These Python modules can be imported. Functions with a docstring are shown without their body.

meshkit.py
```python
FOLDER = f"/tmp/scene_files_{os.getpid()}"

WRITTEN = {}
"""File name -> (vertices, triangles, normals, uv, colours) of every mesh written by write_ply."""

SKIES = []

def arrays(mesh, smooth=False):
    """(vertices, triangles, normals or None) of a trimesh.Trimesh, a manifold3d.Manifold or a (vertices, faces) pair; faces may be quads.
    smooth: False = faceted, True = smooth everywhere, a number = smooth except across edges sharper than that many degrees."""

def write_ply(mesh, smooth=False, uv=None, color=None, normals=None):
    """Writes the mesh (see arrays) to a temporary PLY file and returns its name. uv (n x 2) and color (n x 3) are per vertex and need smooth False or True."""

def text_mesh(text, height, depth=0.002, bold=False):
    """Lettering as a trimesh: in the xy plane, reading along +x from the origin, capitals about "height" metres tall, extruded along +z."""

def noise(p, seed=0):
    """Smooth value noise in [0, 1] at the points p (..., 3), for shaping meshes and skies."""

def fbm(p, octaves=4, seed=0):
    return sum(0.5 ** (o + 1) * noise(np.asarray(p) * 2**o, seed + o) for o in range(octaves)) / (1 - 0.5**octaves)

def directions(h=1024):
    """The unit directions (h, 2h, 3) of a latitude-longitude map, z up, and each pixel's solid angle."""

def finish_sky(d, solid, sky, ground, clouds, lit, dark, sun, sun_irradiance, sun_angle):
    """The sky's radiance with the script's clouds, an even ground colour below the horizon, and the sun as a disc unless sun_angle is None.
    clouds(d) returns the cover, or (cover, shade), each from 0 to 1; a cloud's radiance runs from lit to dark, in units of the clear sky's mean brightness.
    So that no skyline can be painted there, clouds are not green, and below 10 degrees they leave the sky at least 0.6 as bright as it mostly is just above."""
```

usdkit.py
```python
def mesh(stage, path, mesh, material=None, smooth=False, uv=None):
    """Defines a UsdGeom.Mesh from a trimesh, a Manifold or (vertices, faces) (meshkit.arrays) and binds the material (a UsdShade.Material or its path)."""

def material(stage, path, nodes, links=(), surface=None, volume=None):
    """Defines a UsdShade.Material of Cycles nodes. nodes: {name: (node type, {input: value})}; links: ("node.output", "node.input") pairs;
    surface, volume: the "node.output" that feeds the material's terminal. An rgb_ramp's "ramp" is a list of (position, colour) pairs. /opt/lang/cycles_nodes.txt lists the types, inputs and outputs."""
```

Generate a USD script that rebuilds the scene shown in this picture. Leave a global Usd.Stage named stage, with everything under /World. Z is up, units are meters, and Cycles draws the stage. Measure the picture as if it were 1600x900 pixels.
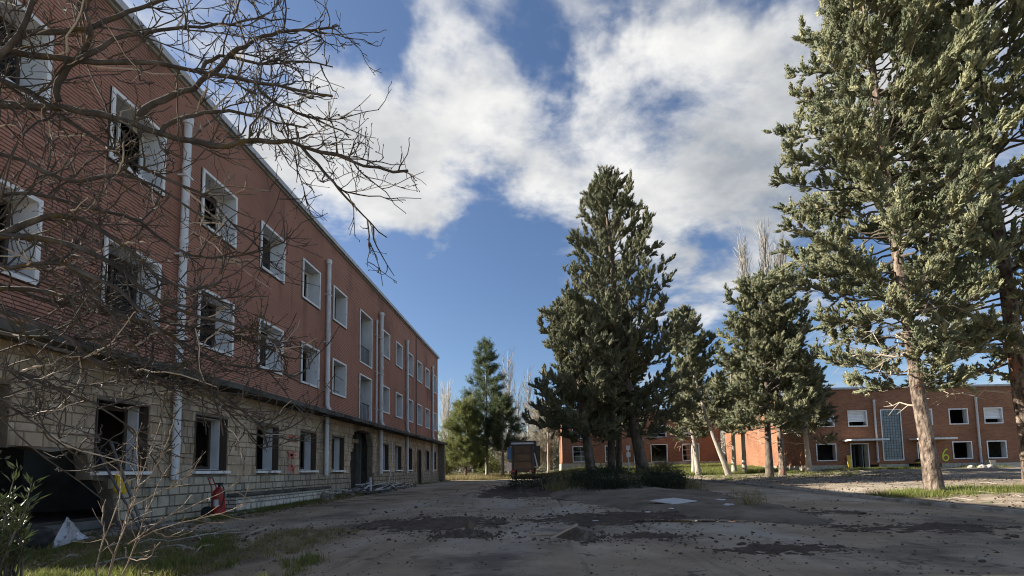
import math
import numpy as np, trimesh, usdkit, meshkit
from shapely.geometry import Polygon, LineString, Point, box as sbox
from shapely.ops import unary_union
from shapely import affinity
from pxr import Usd, UsdGeom, UsdLux, UsdShade, Sdf, Gf, Vt

# ------------------------------------------------------------------ camera, sky, sun, exposure
stage = Usd.Stage.CreateInMemory()
UsdGeom.SetStageUpAxis(stage, UsdGeom.Tokens.z)
UsdGeom.SetStageMetersPerUnit(stage, 1.0)
UsdGeom.Xform.Define(stage, '/World')
UsdGeom.Scope.Define(stage, '/World/Looks')

EYE = 0.87
PITCH, ROLL, YAW = 0.0728695, -0.01771600, 0.0256108
EXPOSURE = 1.6
cf = np.array([-math.sin(YAW) * math.cos(PITCH), math.cos(YAW) * math.cos(PITCH), math.sin(PITCH)])
cr = np.array([math.cos(YAW), math.sin(YAW), 0.0]); cu = np.cross(cr, cf)
cr, cu = cr * math.cos(ROLL) + cu * math.sin(ROLL), -cr * math.sin(ROLL) + cu * math.cos(ROLL)
cam = UsdGeom.Camera.Define(stage, '/World/camera')
cam.CreateFocalLengthAttr(16.0); cam.CreateHorizontalApertureAttr(36.0)
cam.CreateVerticalApertureAttr(20.25)
cam.CreateHorizontalApertureOffsetAttr(-23.50357 / 1600 * 36); cam.CreateVerticalApertureOffsetAttr(231.52029 / 1600 * 36)
cam.CreateExposureAttr(EXPOSURE); cam.CreateClippingRangeAttr((0.05, 5000.0))
cam.AddTransformOp().Set(Gf.Matrix4d(*cr, 0, *cu, 0, *(-cf), 0, 0, 0, EYE, 1))

SUN_EL, SUN_AZ = math.radians(30.0), math.radians(5.0)           # from the left, a little ahead of the camera
sun = np.array([-math.cos(SUN_EL) * math.cos(SUN_AZ), math.cos(SUN_EL) * math.sin(SUN_AZ), math.sin(SUN_EL)])
dl = UsdLux.DistantLight.Define(stage, '/World/sun')
dl.CreateNormalizeAttr(True); dl.CreateIntensityAttr(1.25); dl.CreateAngleAttr(0.5); dl.CreateColorAttr((1.0, 0.93, 0.82))
sx_ = np.cross([0, 0, 1.0], sun); sx_ /= np.linalg.norm(sx_); sy_ = np.cross(sun, sx_)
dl.AddTransformOp().Set(Gf.Matrix4d(*sx_, 0, *sy_, 0, *sun, 0, 0, 0, 0, 1))

CLOUDS = [(-.323,.686,.652,.066,.6),(-.301,.737,.605,.125,1),(-.159,.749,.644,.105,.8),(-.228,.795,.561,.125,.8),(-.038,.784,.62,.121,.9),
 (.134,.763,.632,.146,1.1),(.275,.754,.596,.172,1.2),(.389,.698,.601,.108,1),(.437,.642,.63,.098,.8),(.361,.788,.499,.146,1.1),(.211,.823,.527,.135,1),
 (-.169,.853,.494,.073,.5),(-.168,.695,.699,.057,.35),(-.019,.677,.735,.091,.6),(.267,.689,.674,.063,.45),(.361,.863,.354,.081,.6),(-.397,.73,.556,.113,.7),
 (.566,.667,.484,.164,.8),(.64,.572,.514,.203,.7),(-.191,.664,.723,.045,.4),(.483,.827,.287,.064,.6),(-.021,.898,.44,.044,.4),(-.415,.63,.656,.078,.5),
 (-.248,.681,.689,.065,-1.1),(.021,.724,.69,.085,-1.3),(.155,.687,.71,.064,-.9),(-.072,.832,.549,.055,-.8),(.349,.649,.676,.037,-.5),(-.27,.90,.335,.15,-1.2),
 (-.10,.96,.27,.24,-1.2),(-.29,.82,.49,.10,.9),(-.20,.85,.475,.09,.8),(-.08,.875,.475,.06,.45),(-.10,.80,.59,.05,.5),(.05,.86,.51,.07,.5),(.195,.765,.614,.11,.9),(-.03,.83,.557,.06,.5),(.312,.852,.42,.065,-1)]
N = {'tc': ('texture_coordinate', {}),
     'sky': ('sky_texture', {'sky_type': 'single_scattering', 'sun_disc': False, 'sun_elevation': SUN_EL, 'sun_rotation': math.atan2(sun[0], sun[1]), 'air_density': 1.0, 'aerosol_density': 1.5, 'ozone_density': 1.6}),
     'sep': ('separate_xyz', {}), 'zz': ('math', {'math_type': 'add', 'value2': 0.25}), 'iz': ('math', {'math_type': 'divide', 'value1': 1.0}),
     'pl': ('vector_math', {'math_type': 'scale'}), 'mp': ('mapping', {'rotation': (0, 0, -0.5), 'scale': (1.0, 1.35, 1.0)}),
     'wn': ('noise_texture', {'scale': 3.4, 'detail': 5.0, 'roughness': 0.6}), 'wo': ('vector_math', {'math_type': 'subtract', 'vector2': (0.5, 0.5, 0.5)}), 'ws': ('vector_math', {'math_type': 'scale', 'scale': 0.34}), 'wp': ('vector_math', {'math_type': 'add'}),
     'n1': ('noise_texture', {'scale': 3.2, 'detail': 9.0, 'roughness': 0.58, 'distortion': 0.25}),
     'n2': ('noise_texture', {'scale': 3.4, 'detail': 7.0, 'roughness': 0.58}),
     'n3': ('noise_texture', {'scale': 14.0, 'detail': 6.0, 'roughness': 0.6, 'distortion': 0.5})}
L = [('tc.generated', 'sep.vector'), ('sep.z', 'zz.value1'), ('zz.value', 'iz.value2'), ('tc.generated', 'pl.vector1'), ('iz.value', 'pl.scale'), ('pl.vector', 'mp.vector'),
     ('tc.generated', 'wn.vector'), ('wn.color', 'wo.vector1'), ('wo.vector', 'ws.vector1'), ('tc.generated', 'wp.vector1'), ('ws.vector', 'wp.vector2'),
     ('mp.vector', 'n1.vector'), ('mp.vector', 'n2.vector'), ('mp.vector', 'n3.vector')]
prev = None
for i, (x, y, z, r, w) in enumerate(CLOUDS):
    N[f'd{i}'] = ('vector_math', {'math_type': 'distance', 'vector2': (x, y, z)})
    N[f'r{i}'] = ('map_range', {'range_type': 'smoothstep', 'from_min': 0.0, 'from_max': r * 1.45, 'to_min': w * 0.27, 'to_max': 0.0, 'clamp': True})
    L += [('wp.vector', f'd{i}.vector1'), (f'd{i}.value', f'r{i}.value')]
    if prev:
        N[f's{i}'] = ('math', {'math_type': 'add'}); L += [(prev, f's{i}.value1'), (f'r{i}.result', f's{i}.value2')]; prev = f's{i}.value'
    else:
        prev = f'r{i}.result'
N.update({'bc': ('math', {'math_type': 'minimum', 'value2': 0.34}), 'nn': ('math', {'math_type': 'multiply_add', 'value2': 1.45, 'value3': -0.03}),
          'n3m': ('math', {'math_type': 'multiply_add', 'value2': 0.30, 'value3': -0.15}), 'sum0': ('math', {'math_type': 'add'}),
          'sum': ('math', {'math_type': 'add'}), 'cov': ('map_range', {'range_type': 'smoothstep', 'from_min': 0.63, 'from_max': 1.10, 'to_min': 0.0, 'to_max': 0.97, 'clamp': True}),
          'lo': ('map_range', {'from_min': 0.0, 'from_max': 0.22, 'to_min': 0.0, 'to_max': 1.0, 'clamp': True}), 'cv2': ('math', {'math_type': 'multiply'}),
          'dg': ('vector_math', {'math_type': 'distance', 'vector2': (.40, .785, .48)}),
          'gr': ('map_range', {'range_type': 'smoothstep', 'from_min': 0.02, 'from_max': 0.26, 'to_min': 0.55, 'to_max': 0.0, 'clamp': True}),
          'nsh': ('map_range', {'from_min': 0.38, 'from_max': 0.66, 'to_min': 0.0, 'to_max': 0.62, 'clamp': True}), 'sh': ('math', {'math_type': 'add', 'use_clamp': True}),
          'cc': ('mix', {'color1': (5.0, 4.95, 4.8), 'color2': (2.0, 2.15, 2.35)}), 'tint': ('mix', {'mix_type': 'multiply', 'fac': 1.0, 'color2': (.55, .63, .735)}),
          'mx': ('mix', {}), 'bg': ('background_shader', {'strength': 0.066})})
L += [(prev, 'bc.value1'), ('n1.fac', 'nn.value1'), ('n3.fac', 'n3m.value1'), ('nn.value', 'sum0.value1'), ('n3m.value', 'sum0.value2'), ('sum0.value', 'sum.value1'), ('bc.value', 'sum.value2'),
      ('sum.value', 'cov.value'), ('sep.z', 'lo.value'), ('cov.result', 'cv2.value1'), ('lo.result', 'cv2.value2'), ('tc.generated', 'dg.vector1'), ('dg.value', 'gr.value'),
      ('n2.fac', 'nsh.value'), ('gr.result', 'sh.value1'), ('nsh.result', 'sh.value2'), ('sh.value', 'cc.fac'), ('sky.color', 'tint.color1'), ('tint.color', 'mx.color1'), ('cc.color', 'mx.color2'), ('cv2.value', 'mx.fac'),
      ('mx.color', 'bg.color')]
sky_m = usdkit.material(stage, '/World/Looks/sky', N, L, surface='bg.background')
dome = UsdLux.DomeLight.Define(stage, '/World/sky')
UsdShade.MaterialBindingAPI.Apply(dome.GetPrim()).Bind(sky_m)

# ------------------------------------------------------------------ helpers
used, base_of = {}, {'/World': np.zeros(3)}

def numbered(parent, name):
    k = used.get((parent, name), 0); used[(parent, name)] = k + 1
    return f'{parent}/{name}' if k == 0 else f'{parent}/{name}_{k:03d}'

def tag(p, label=None, cat=None, group=None, kind=None):
    p = p.GetPrim() if hasattr(p, 'GetPrim') else p
    for k, v in (('label', label), ('category', cat), ('group', group), ('kind', kind)):
        if v: p.SetCustomDataByKey(k, v)
    return p

def thing(name, label, cat, loc=(0, 0, 0), group=None):
    path = numbered('/World', name)
    x = UsdGeom.Xform.Define(stage, path); x.AddTranslateOp().Set(Gf.Vec3d(*map(float, loc)))
    base_of[path] = np.array(loc, float)
    return tag(x, label, cat, group)

def where(parent): return '/World' if parent is None else str(parent.GetPath())

def obj(name, mesh, mat, parent=None, smooth=False, label=None, kind=None):
    """One Mesh prim; vertices are given in world space."""
    pp = where(parent); path = numbered(pp, name); b = base_of[pp]
    if isinstance(mesh, MB): mesh = mesh.get()
    v, f, n = meshkit.arrays(mesh, smooth)
    m = usdkit.mesh(stage, path, (v - b, f), MATS[mat])
    if n is not None:
        m.CreateNormalsAttr(Vt.Vec3fArray.FromNumpy(n.astype(np.float32))); m.SetNormalsInterpolation('vertex')
    base_of[path] = b
    return tag(m, label, None, None, kind)

def lone(name, mesh, mat, label, cat, group=None, smooth=False):
    if isinstance(mesh, MB): mesh = mesh.get()
    v, f, n = meshkit.arrays(mesh, smooth)
    b = np.array([*(v.min(0) + v.max(0))[:2] / 2, v[:, 2].min()])
    path = numbered('/World', name)
    m = usdkit.mesh(stage, path, (v - b, f), MATS[mat]); m.AddTranslateOp().Set(Gf.Vec3d(*b)); base_of[path] = b
    if n is not None:
        m.CreateNormalsAttr(Vt.Vec3fArray.FromNumpy(n.astype(np.float32))); m.SetNormalsInterpolation('vertex')
    return tag(m, label, cat, group)

def struct(name, mesh, mat, smooth=False, kind='structure'):
    return obj(name, mesh, mat, None, smooth, None, kind)

class MB:
    """Collects shapes into one mesh."""
    def __init__(s): s.v, s.f, s.n = [], [], 0
    def add(s, v, f):
        v = np.asarray(v, float); f = np.asarray(f, int)
        if f.shape[1] == 4: f = np.vstack([f[:, [0, 1, 2]], f[:, [0, 2, 3]]])
        s.v.append(v); s.f.append(f + s.n); s.n += len(v); return s
    def tm(s, m): return s.add(m.vertices, m.faces)
    def box(s, a, b):
        (x0, y0, z0), (x1, y1, z1) = np.minimum(a, b), np.maximum(a, b)
        v = [(x, y, z) for z in (z0, z1) for y in (y0, y1) for x in (x0, x1)]
        return s.add(v, [(0, 2, 3, 1), (4, 5, 7, 6), (0, 1, 5, 4), (2, 6, 7, 3), (0, 4, 6, 2), (1, 3, 7, 5)])
    def obox(s, c, size, R):
        h = np.asarray(size) / 2
        v = np.array([(x, y, z) for z in (-1, 1) for y in (-1, 1) for x in (-1, 1)]) * h
        return s.add(v @ np.asarray(R).T + c, [(0, 2, 3, 1), (4, 5, 7, 6), (0, 1, 5, 4), (2, 6, 7, 3), (0, 4, 6, 2), (1, 3, 7, 5)])
    def tube(s, p, r, n=6, cap=True):
        v, f = tube(p, r, n, cap); return s.add(v, f)
    def get(s): return (np.vstack(s.v), np.vstack(s.f))

def tube(p, r, n=6, cap=True):
    p = np.asarray(p, float); k = len(p); r = np.broadcast_to(r, k)
    t = np.gradient(p, axis=0); t /= np.maximum(np.linalg.norm(t, axis=1, keepdims=True), 1e-9)
    ref = np.array([0, 0, 1.0]) if abs(t[0, 2]) < .8 else np.array([1.0, 0, 0])
    u = np.cross(t, ref); u /= np.maximum(np.linalg.norm(u, axis=1, keepdims=True), 1e-9); w = np.cross(t, u)
    a = np.arange(n) / n * 2 * np.pi
    v = (p[:, None] + r[:, None, None] * (np.cos(a)[None, :, None] * u[:, None] + np.sin(a)[None, :, None] * w[:, None])).reshape(-1, 3)
    i = np.arange(k - 1)[:, None] * n; j = np.arange(n)[None]; j2 = (j + 1) % n
    f = np.stack([i + j, i + n + j, i + n + j2, i + j2], -1).reshape(-1, 4)
    f = np.vstack([f[:, [0, 1, 2]], f[:, [0, 2, 3]]])
    if cap:
        v = np.vstack([v, p[0], p[-1]]); c = k * n
        f = np.vstack([f, [(c, q, (q + 1) % n) for q in range(n)], [(c + 1, (k - 1) * n + (q + 1) % n, (k - 1) * n + q) for q in range(n)]])
    return v, f

def rotz(a): c, s = math.cos(a), math.sin(a); return np.array([[c, -s, 0], [s, c, 0], [0, 0, 1.0]])
def rotx(a): c, s = math.cos(a), math.sin(a); return np.array([[1.0, 0, 0], [0, c, -s], [0, s, c]])
def roty(a): c, s = math.cos(a), math.sin(a); return np.array([[c, 0, s], [0, 1.0, 0], [-s, 0, c]])
def unit(v): v = np.asarray(v, float); return v / np.maximum(np.linalg.norm(v, axis=-1, keepdims=True), 1e-9)
def smooth(a, b, x): t = np.clip((np.asarray(x, float) - a) / (b - a), 0, 1); return t * t * (3 - 2 * t)

def prism(poly, z0, z1):
    m = MB()
    for g in getattr(poly, 'geoms', [poly]):
        t = trimesh.creation.extrude_polygon(g, z1 - z0, engine='earcut'); t.apply_translation((0, 0, z0)); m.tm(t)
    return m

def wall_x(poly_yz, x0, x1):
    """Polygon in (y, z) extruded along x from x0 to x1."""
    m = prism(poly_yz, x0, x1); v = np.vstack(m.v); m.v = [v[:, [2, 0, 1]]]; m.f = [np.vstack(m.f)]; return m
def wall_y(poly_xz, y0, y1):
    m = prism(poly_xz, y0, y1); v = np.vstack(m.v); m.v = [v[:, [0, 2, 1]]]; m.f = [np.vstack(m.f)[:, ::-1]]; return m

MATS = {}
def mat(name, ramp, scale=3.0, detail=5.0, rough=.85, bump=0., bscale=40., island=0., stretch=(1, 1, 1), stains=(), spec=.3, leaf=0., metallic=0., contrast=(.3, .7), coat=0.):
    """Colour ramp driven by noise and, by the share island, by a random number per piece; stains: (colour, scale, from, to, stretch, strength)."""
    n = {'g': ('geometry', {}), 'mp': ('mapping', {'scale': stretch}), 'n': ('noise_texture', {'scale': scale, 'detail': detail, 'roughness': .6}),
         'mr': ('map_range', {'from_min': contrast[0], 'from_max': contrast[1], 'clamp': True}), 'r': ('rgb_ramp', {'ramp': ramp if np.ndim(ramp[0][-1]) else ramp}),
         'p': ('principled_bsdf', {'roughness': rough, 'specular_ior_level': spec, 'metallic': metallic, 'coat_weight': coat})}
    l = [('g.position', 'mp.vector'), ('mp.vector', 'n.vector'), ('n.fac', 'mr.value')]
    fac = 'mr.result'
    if island:
        n['o'] = ('object_info', {}); n['ad'] = ('math', {'math_type': 'add'}); n['fr'] = ('math', {'math_type': 'fraction'}); n['mi'] = ('mix_float', {'fac': island})
        l += [('g.random_per_island', 'ad.value1'), ('o.random', 'ad.value2'), ('ad.value', 'fr.value1'), (fac, 'mi.a'), ('fr.value', 'mi.b')]; fac = 'mi.result'
    l.append((fac, 'r.fac')); col = 'r.color'
    for i, (c, s, a, b, st, k) in enumerate(stains):
        n[f'm{i}'] = ('mapping', {'scale': st, 'location': (3.1 * i + 1.7, 5.3 * i, .7)}); n[f'n{i}'] = ('noise_texture', {'scale': s, 'detail': 7.0, 'roughness': .62})
        n[f'q{i}'] = ('map_range', {'range_type': 'smoothstep', 'from_min': a, 'from_max': b, 'to_max': k, 'clamp': True}); n[f'x{i}'] = ('mix', {'color2': c})
        l += [('g.position', f'm{i}.vector'), (f'm{i}.vector', f'n{i}.vector'), (f'n{i}.fac', f'q{i}.value'), (f'q{i}.result', f'x{i}.fac'), (col, f'x{i}.color1')]; col = f'x{i}.color'
    l.append((col, 'p.base_color'))
    if bump:
        n['bn'] = ('noise_texture', {'scale': bscale, 'detail': 6.0, 'roughness': .65}); n['b'] = ('bump', {'strength': 1.0, 'distance': bump})
        l += [('mp.vector', 'bn.vector'), ('bn.fac', 'b.height'), ('b.normal', 'p.normal')]
    surf = 'p.BSDF'
    if leaf:
        n['t'] = ('translucent_bsdf', {}); n['mc'] = ('mix_closure', {'fac': leaf}); l += [(col, 't.color'), ('p.BSDF', 'mc.closure1'), ('t.BSDF', 'mc.closure2')]; surf = 'mc.closure'
    MATS[name] = usdkit.material(stage, '/World/Looks/' + name, n, l, surface=surf)

mat('brick', [(0.219, 0.108, 0.0798), (0.325, 0.155, 0.108), (0.397, 0.194, 0.136), (0.268, 0.125, 0.0904), (0.487, 0.263, 0.19)], scale=.6, island=.7, rough=.9, bump=.004, bscale=60, stains=[((.075, .046, .036), .3, .48, .7, (1, 1, .6), .6), ((.34, .235, .18), 1.0, .56, .76, (1, 1, .16), .38), ((.055, .038, .032), 1.5, .57, .74, (1, 1.6, .10), .6)])
mat('mortar', [(0.066, 0.0437, 0.0341), (0.108, 0.0736, 0.0572)], scale=6, rough=.95)
mat('stone', [(0.311, 0.23, 0.153), (0.422, 0.321, 0.22), (0.35, 0.258, 0.168), (0.513, 0.409, 0.3), (0.25, 0.179, 0.117)], scale=2, island=.65, rough=.9, bump=.006, bscale=30, stains=[((.10, .08, .062), .9, .48, .7, (1, 1, .35), .75), ((.05, .043, .037), 2.3, .56, .74, (1, 1, .2), .7)])
mat('stone_rough', [(0.241, 0.198, 0.145), (0.345, 0.297, 0.225), (0.425, 0.374, 0.29), (0.287, 0.237, 0.165)], scale=3, island=.7, rough=.9, bump=.01, bscale=22, stains=[((.12, .11, .09), 1.6, .52, .72, (1, 1, .5), .8), ((.10, .13, .05), 1.2, .6, .75, (1, 1, 1), .4)])
mat('planter_stone', [(.36, .32, .265), (.47, .43, .365), (.54, .50, .44), (.40, .35, .28)], scale=3, island=.7, rough=.9, bump=.01, bscale=22, stains=[((.13, .115, .09), 1.6, .55, .74, (1, 1, .5), .7)])
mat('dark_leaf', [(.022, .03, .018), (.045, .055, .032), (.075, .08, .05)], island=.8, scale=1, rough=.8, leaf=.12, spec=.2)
mat('stone_joint', [(.13, .105, .08), (.22, .18, .14)], scale=5, rough=.95)
mat('plaster', [(.55, .55, .56), (.66, .66, .66)], scale=1.5, rough=.8, bump=.002, bscale=20, stains=[((.36, .34, .31), 2.0, .50, .76, (1, 1, .3), .65), ((.20, .17, .14), 5.0, .60, .74, (1, 1, .25), .6)])
mat('white_paint', [(.60, .59, .57), (.72, .71, .69)], scale=5, rough=.6, stains=[((.33, .30, .27), 5.0, .52, .72, (1, 1, .3), .75), ((.16, .13, .11), 11.0, .60, .70, (1, 1, .5), .7)])
mat('pipe_white', [(.50, .50, .50), (.62, .62, .62)], scale=4, rough=.45, spec=.5, stains=[((.25, .23, .21), 3.0, .52, .74, (1, 1, .25), .8), ((.20, .12, .07), 7.0, .6, .72, (1, 1, .3), .7)])
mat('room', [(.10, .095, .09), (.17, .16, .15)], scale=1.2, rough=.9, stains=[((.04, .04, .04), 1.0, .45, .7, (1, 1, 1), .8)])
mat('soot_and_shade', [(.028, .024, .02), (.07, .058, .048)], scale=3, rough=.95, bump=.012, bscale=14)  # soot at the burnt entrance; painted shade inside the broken wall
mat('dark_wood', [(.045, .033, .025), (.09, .065, .048)], scale=6, stretch=(1, 1, .1), rough=.7)
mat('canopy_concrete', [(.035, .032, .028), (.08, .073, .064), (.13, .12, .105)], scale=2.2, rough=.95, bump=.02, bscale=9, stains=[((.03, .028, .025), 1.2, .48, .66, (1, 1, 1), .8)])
mat('coping', [(.30, .30, .31), (.42, .42, .43)], scale=3, rough=.6, stains=[((.14, .13, .12), 2, .55, .75, (1, 1, 1), .6)])
mat('concrete', [(.24, .225, .20), (.36, .34, .305)], scale=4, rough=.92, bump=.008, bscale=30, stains=[((.08, .07, .055), 1.4, .52, .7, (1, 1, 1), .8)])
mat('asphalt', [(0.239, 0.182, 0.122), (0.342, 0.266, 0.18), (0.453, 0.361, 0.253)], scale=.9, detail=11, rough=.93, bump=.016, bscale=75, spec=.25,
    stains=[((.46, .41, .345), .22, .48, .64, (1, .45, 1), .75), ((.10, .083, .067), .5, .50, .66, (.8, 1, 1), .8), ((.085, .068, .053), 2.8, .60, .68, (1, 1, 1), .75), ((.09, .075, .06), 13, .60, .70, (1, 1, 1), .6), ((.34, .32, .29), 34, .62, .70, (1, 1, 1), .5), ((.10, .085, .07), 1.1, .55, .70, (4.5, .35, 1), .4), ((.42, .40, .38), .45, .60, .72, (1, 1, 1), .5)])
mat('dirt', [(.10, .08, .06), (.18, .142, .105), (.26, .21, .155)], scale=.8, detail=8, rough=.95, bump=.03, bscale=16, stains=[((.30, .25, .19), 1.5, .55, .7, (1, 1, 1), .6), ((.04, .05, .02), .9, .55, .68, (1, 1, 1), .6)])
mat('litter', [(0.129, 0.0989, 0.0688), (0.224, 0.181, 0.133), (0.327, 0.275, 0.211)], scale=1.4, detail=11, rough=.95, bump=.04, bscale=22, stains=[((.42, .37, .30), .35, .5, .68, (1, 1, 1), .6), ((.06, .05, .035), 1.3, .55, .68, (1, 1, 1), .8), ((.09, .12, .035), .7, .58, .7, (1, 1, 1), .6), ((.08, .06, .045), 16, .58, .68, (1, 1, 1), .6)])
mat('terrain', [(.09, .085, .042), (.14, .12, .065), (.20, .16, .10)], scale=.35, detail=8, rough=.95, bump=.05, bscale=9, stains=[((.085, .13, .03), .18, .45, .6, (1, 1, 1), .75)])
mat('mud', [(0.0517, 0.0381, 0.027), (0.0978, 0.0717, 0.0508), (0.149, 0.112, 0.0799)], scale=3, detail=8, rough=.9, bump=.03, bscale=24, island=.3)
mat('grit', [(.06, .05, .042), (.14, .12, .10), (.30, .27, .23)], scale=40, island=.8, rough=.95)
mat('puddle', [(.03, .028, .026), (.05, .046, .042)], rough=.06, spec=.6)
mat('bark_pine', [(.042, .03, .023), (.11, .08, .06), (.21, .16, .122), (.29, .23, .18)], scale=9, detail=9, stretch=(1, 1, .38), rough=.95, bump=.09, bscale=13, contrast=(.36, .64), stains=[((.26, .115, .07), 2.6, .58, .64, (1, 1, .6), .8), ((.03, .022, .018), 15, .58, .66, (1, 1, .35), .75)])
mat('bark_pale', [(0.21, 0.174, 0.139), (0.315, 0.274, 0.226), (0.39, 0.355, 0.307)], scale=6, stretch=(1, 1, .35), rough=.9, bump=.02, bscale=14)
mat('bark_dark', [(.045, .036, .028), (.10, .08, .062), (.16, .13, .10)], scale=7, stretch=(1, 1, .4), rough=.95, bump=.02, bscale=16)
mat('bark_bare', [(.026, .021, .018), (.052, .043, .036), (.105, .09, .076)], scale=6, detail=6, rough=.9, bump=.006, bscale=60, stains=[((.085, .06, .014), 4.5, .53, .66, (1, 1, 1), .7), ((.45, .41, .37), 3.3, .66, .72, (1, 1, 1), .75)])
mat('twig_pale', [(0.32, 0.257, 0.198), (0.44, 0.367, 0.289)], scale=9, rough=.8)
mat('twig_tan', [(.12, .07, .045), (.24, .17, .11), (.40, .32, .22)], scale=7, rough=.75)
mat('poplar_bark', [(0.302, 0.274, 0.238), (0.418, 0.389, 0.346)], scale=4, rough=.9)
mat('cypress_leaf', [(0.224, 0.155, 0.087), (0.122, 0.142, 0.08), (0.189, 0.205, 0.132), (0.255, 0.257, 0.157), (0.321, 0.318, 0.191), (0.388, 0.375, 0.239)], island=.72, scale=1.6, rough=.8, leaf=.25, spec=.2)
mat('cypress_dark', [(0.112, 0.123, 0.0786), (0.172, 0.178, 0.109), (0.254, 0.239, 0.151)], island=.55, scale=1.6, rough=.8, leaf=.2, spec=.2)
mat('pine_leaf', [(0.068, 0.0978, 0.045), (0.102, 0.132, 0.0585), (0.145, 0.157, 0.072)], island=.7, scale=.6, rough=.7, leaf=.25)
mat('shrub_leaf', [(.10, .125, .04), (.17, .19, .065), (.25, .25, .10)], island=.7, scale=.5, rough=.7, leaf=.3)
mat('dry_leaf', [(.22, .20, .15), (.34, .31, .24), (.45, .41, .34)], island=.7, scale=.5, rough=.85, leaf=.25)
mat('dead_leaf', [(.07, .045, .028), (.15, .10, .06), (.26, .19, .12)], island=.8, rough=.85)
mat('oleander_leaf', [(0.048, 0.068, 0.028), (0.08, 0.104, 0.04), (0.12, 0.136, 0.06)], island=.8, rough=.5, leaf=.15, spec=.45)
mat('grass_blade', [(0.0808, 0.101, 0.0238), (0.142, 0.167, 0.038), (0.237, 0.229, 0.076)], island=.8, scale=.7, rough=.6, leaf=.35)
mat('grass_dry', [(.13, .13, .045), (.24, .20, .09), (.32, .26, .14)], island=.8, scale=.7, rough=.7, leaf=.3)
mat('red_paint', [(.22, .012, .010), (.32, .02, .015)], scale=5, rough=.35, spec=.5, stains=[((.10, .02, .015), 5, .55, .75, (1, 1, .4), .7)])
mat('black_rubber', [(.015, .015, .015), (.035, .035, .035)], rough=.7)
mat('graffiti_red', [(.42, .10, .075), (.50, .16, .12)], scale=30, rough=.8)
mat('graffiti_green', [(.42, .55, .03), (.55, .68, .06)], scale=20, rough=.7)
mat('yellow_paint', [(.55, .36, .03), (.65, .44, .05)], scale=6, rough=.6, stains=[((.2, .13, .04), 5, .55, .7, (1, 1, 1), .6)])
mat('plank_wood', [(.22, .17, .12), (.36, .29, .21)], scale=5, stretch=(1, .2, 1), rough=.85)
mat('sheet_white', [(0.496, 0.48, 0.464), (0.608, 0.592, 0.576)], scale=3, rough=.7, stains=[((.25, .22, .19), 2.5, .58, .75, (1, 1, 1), .6)])
mat('sheet_blue', [(0.338, 0.352, 0.39), (0.465, 0.473, 0.495)], scale=9, rough=.5, stains=[((.12, .12, .14), 10, .5, .62, (1, 1, 1), .8)])
mat('scrap_light', [(.42, .42, .41), (.62, .62, .6)], scale=4, island=.6, rough=.6, stains=[((.12, .11, .10), 4, .55, .7, (1, 1, 1), .7)])
mat('scrap_dark', [(.05, .05, .05), (.13, .12, .115)], scale=4, island=.6, rough=.7)
mat('truck_rust', [(0.0735, 0.0499, 0.0315), (0.115, 0.0788, 0.0499)], scale=2, rough=.75, stains=[((.07, .045, .03), 2, .52, .7, (1, 1, .3), .7)])
mat('truck_dark', [(.03, .028, .028), (.06, .055, .05)], scale=3, rough=.6)
mat('truck_blue', [(.03, .09, .22), (.05, .13, .30)], scale=3, rough=.4, spec=.5)
mat('truck_pale', [(.35, .37, .40), (.48, .50, .53)], scale=3, rough=.45, spec=.5)
mat('shutter', [(.60, .61, .64), (.70, .71, .73)], scale=2, rough=.6)
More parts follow.
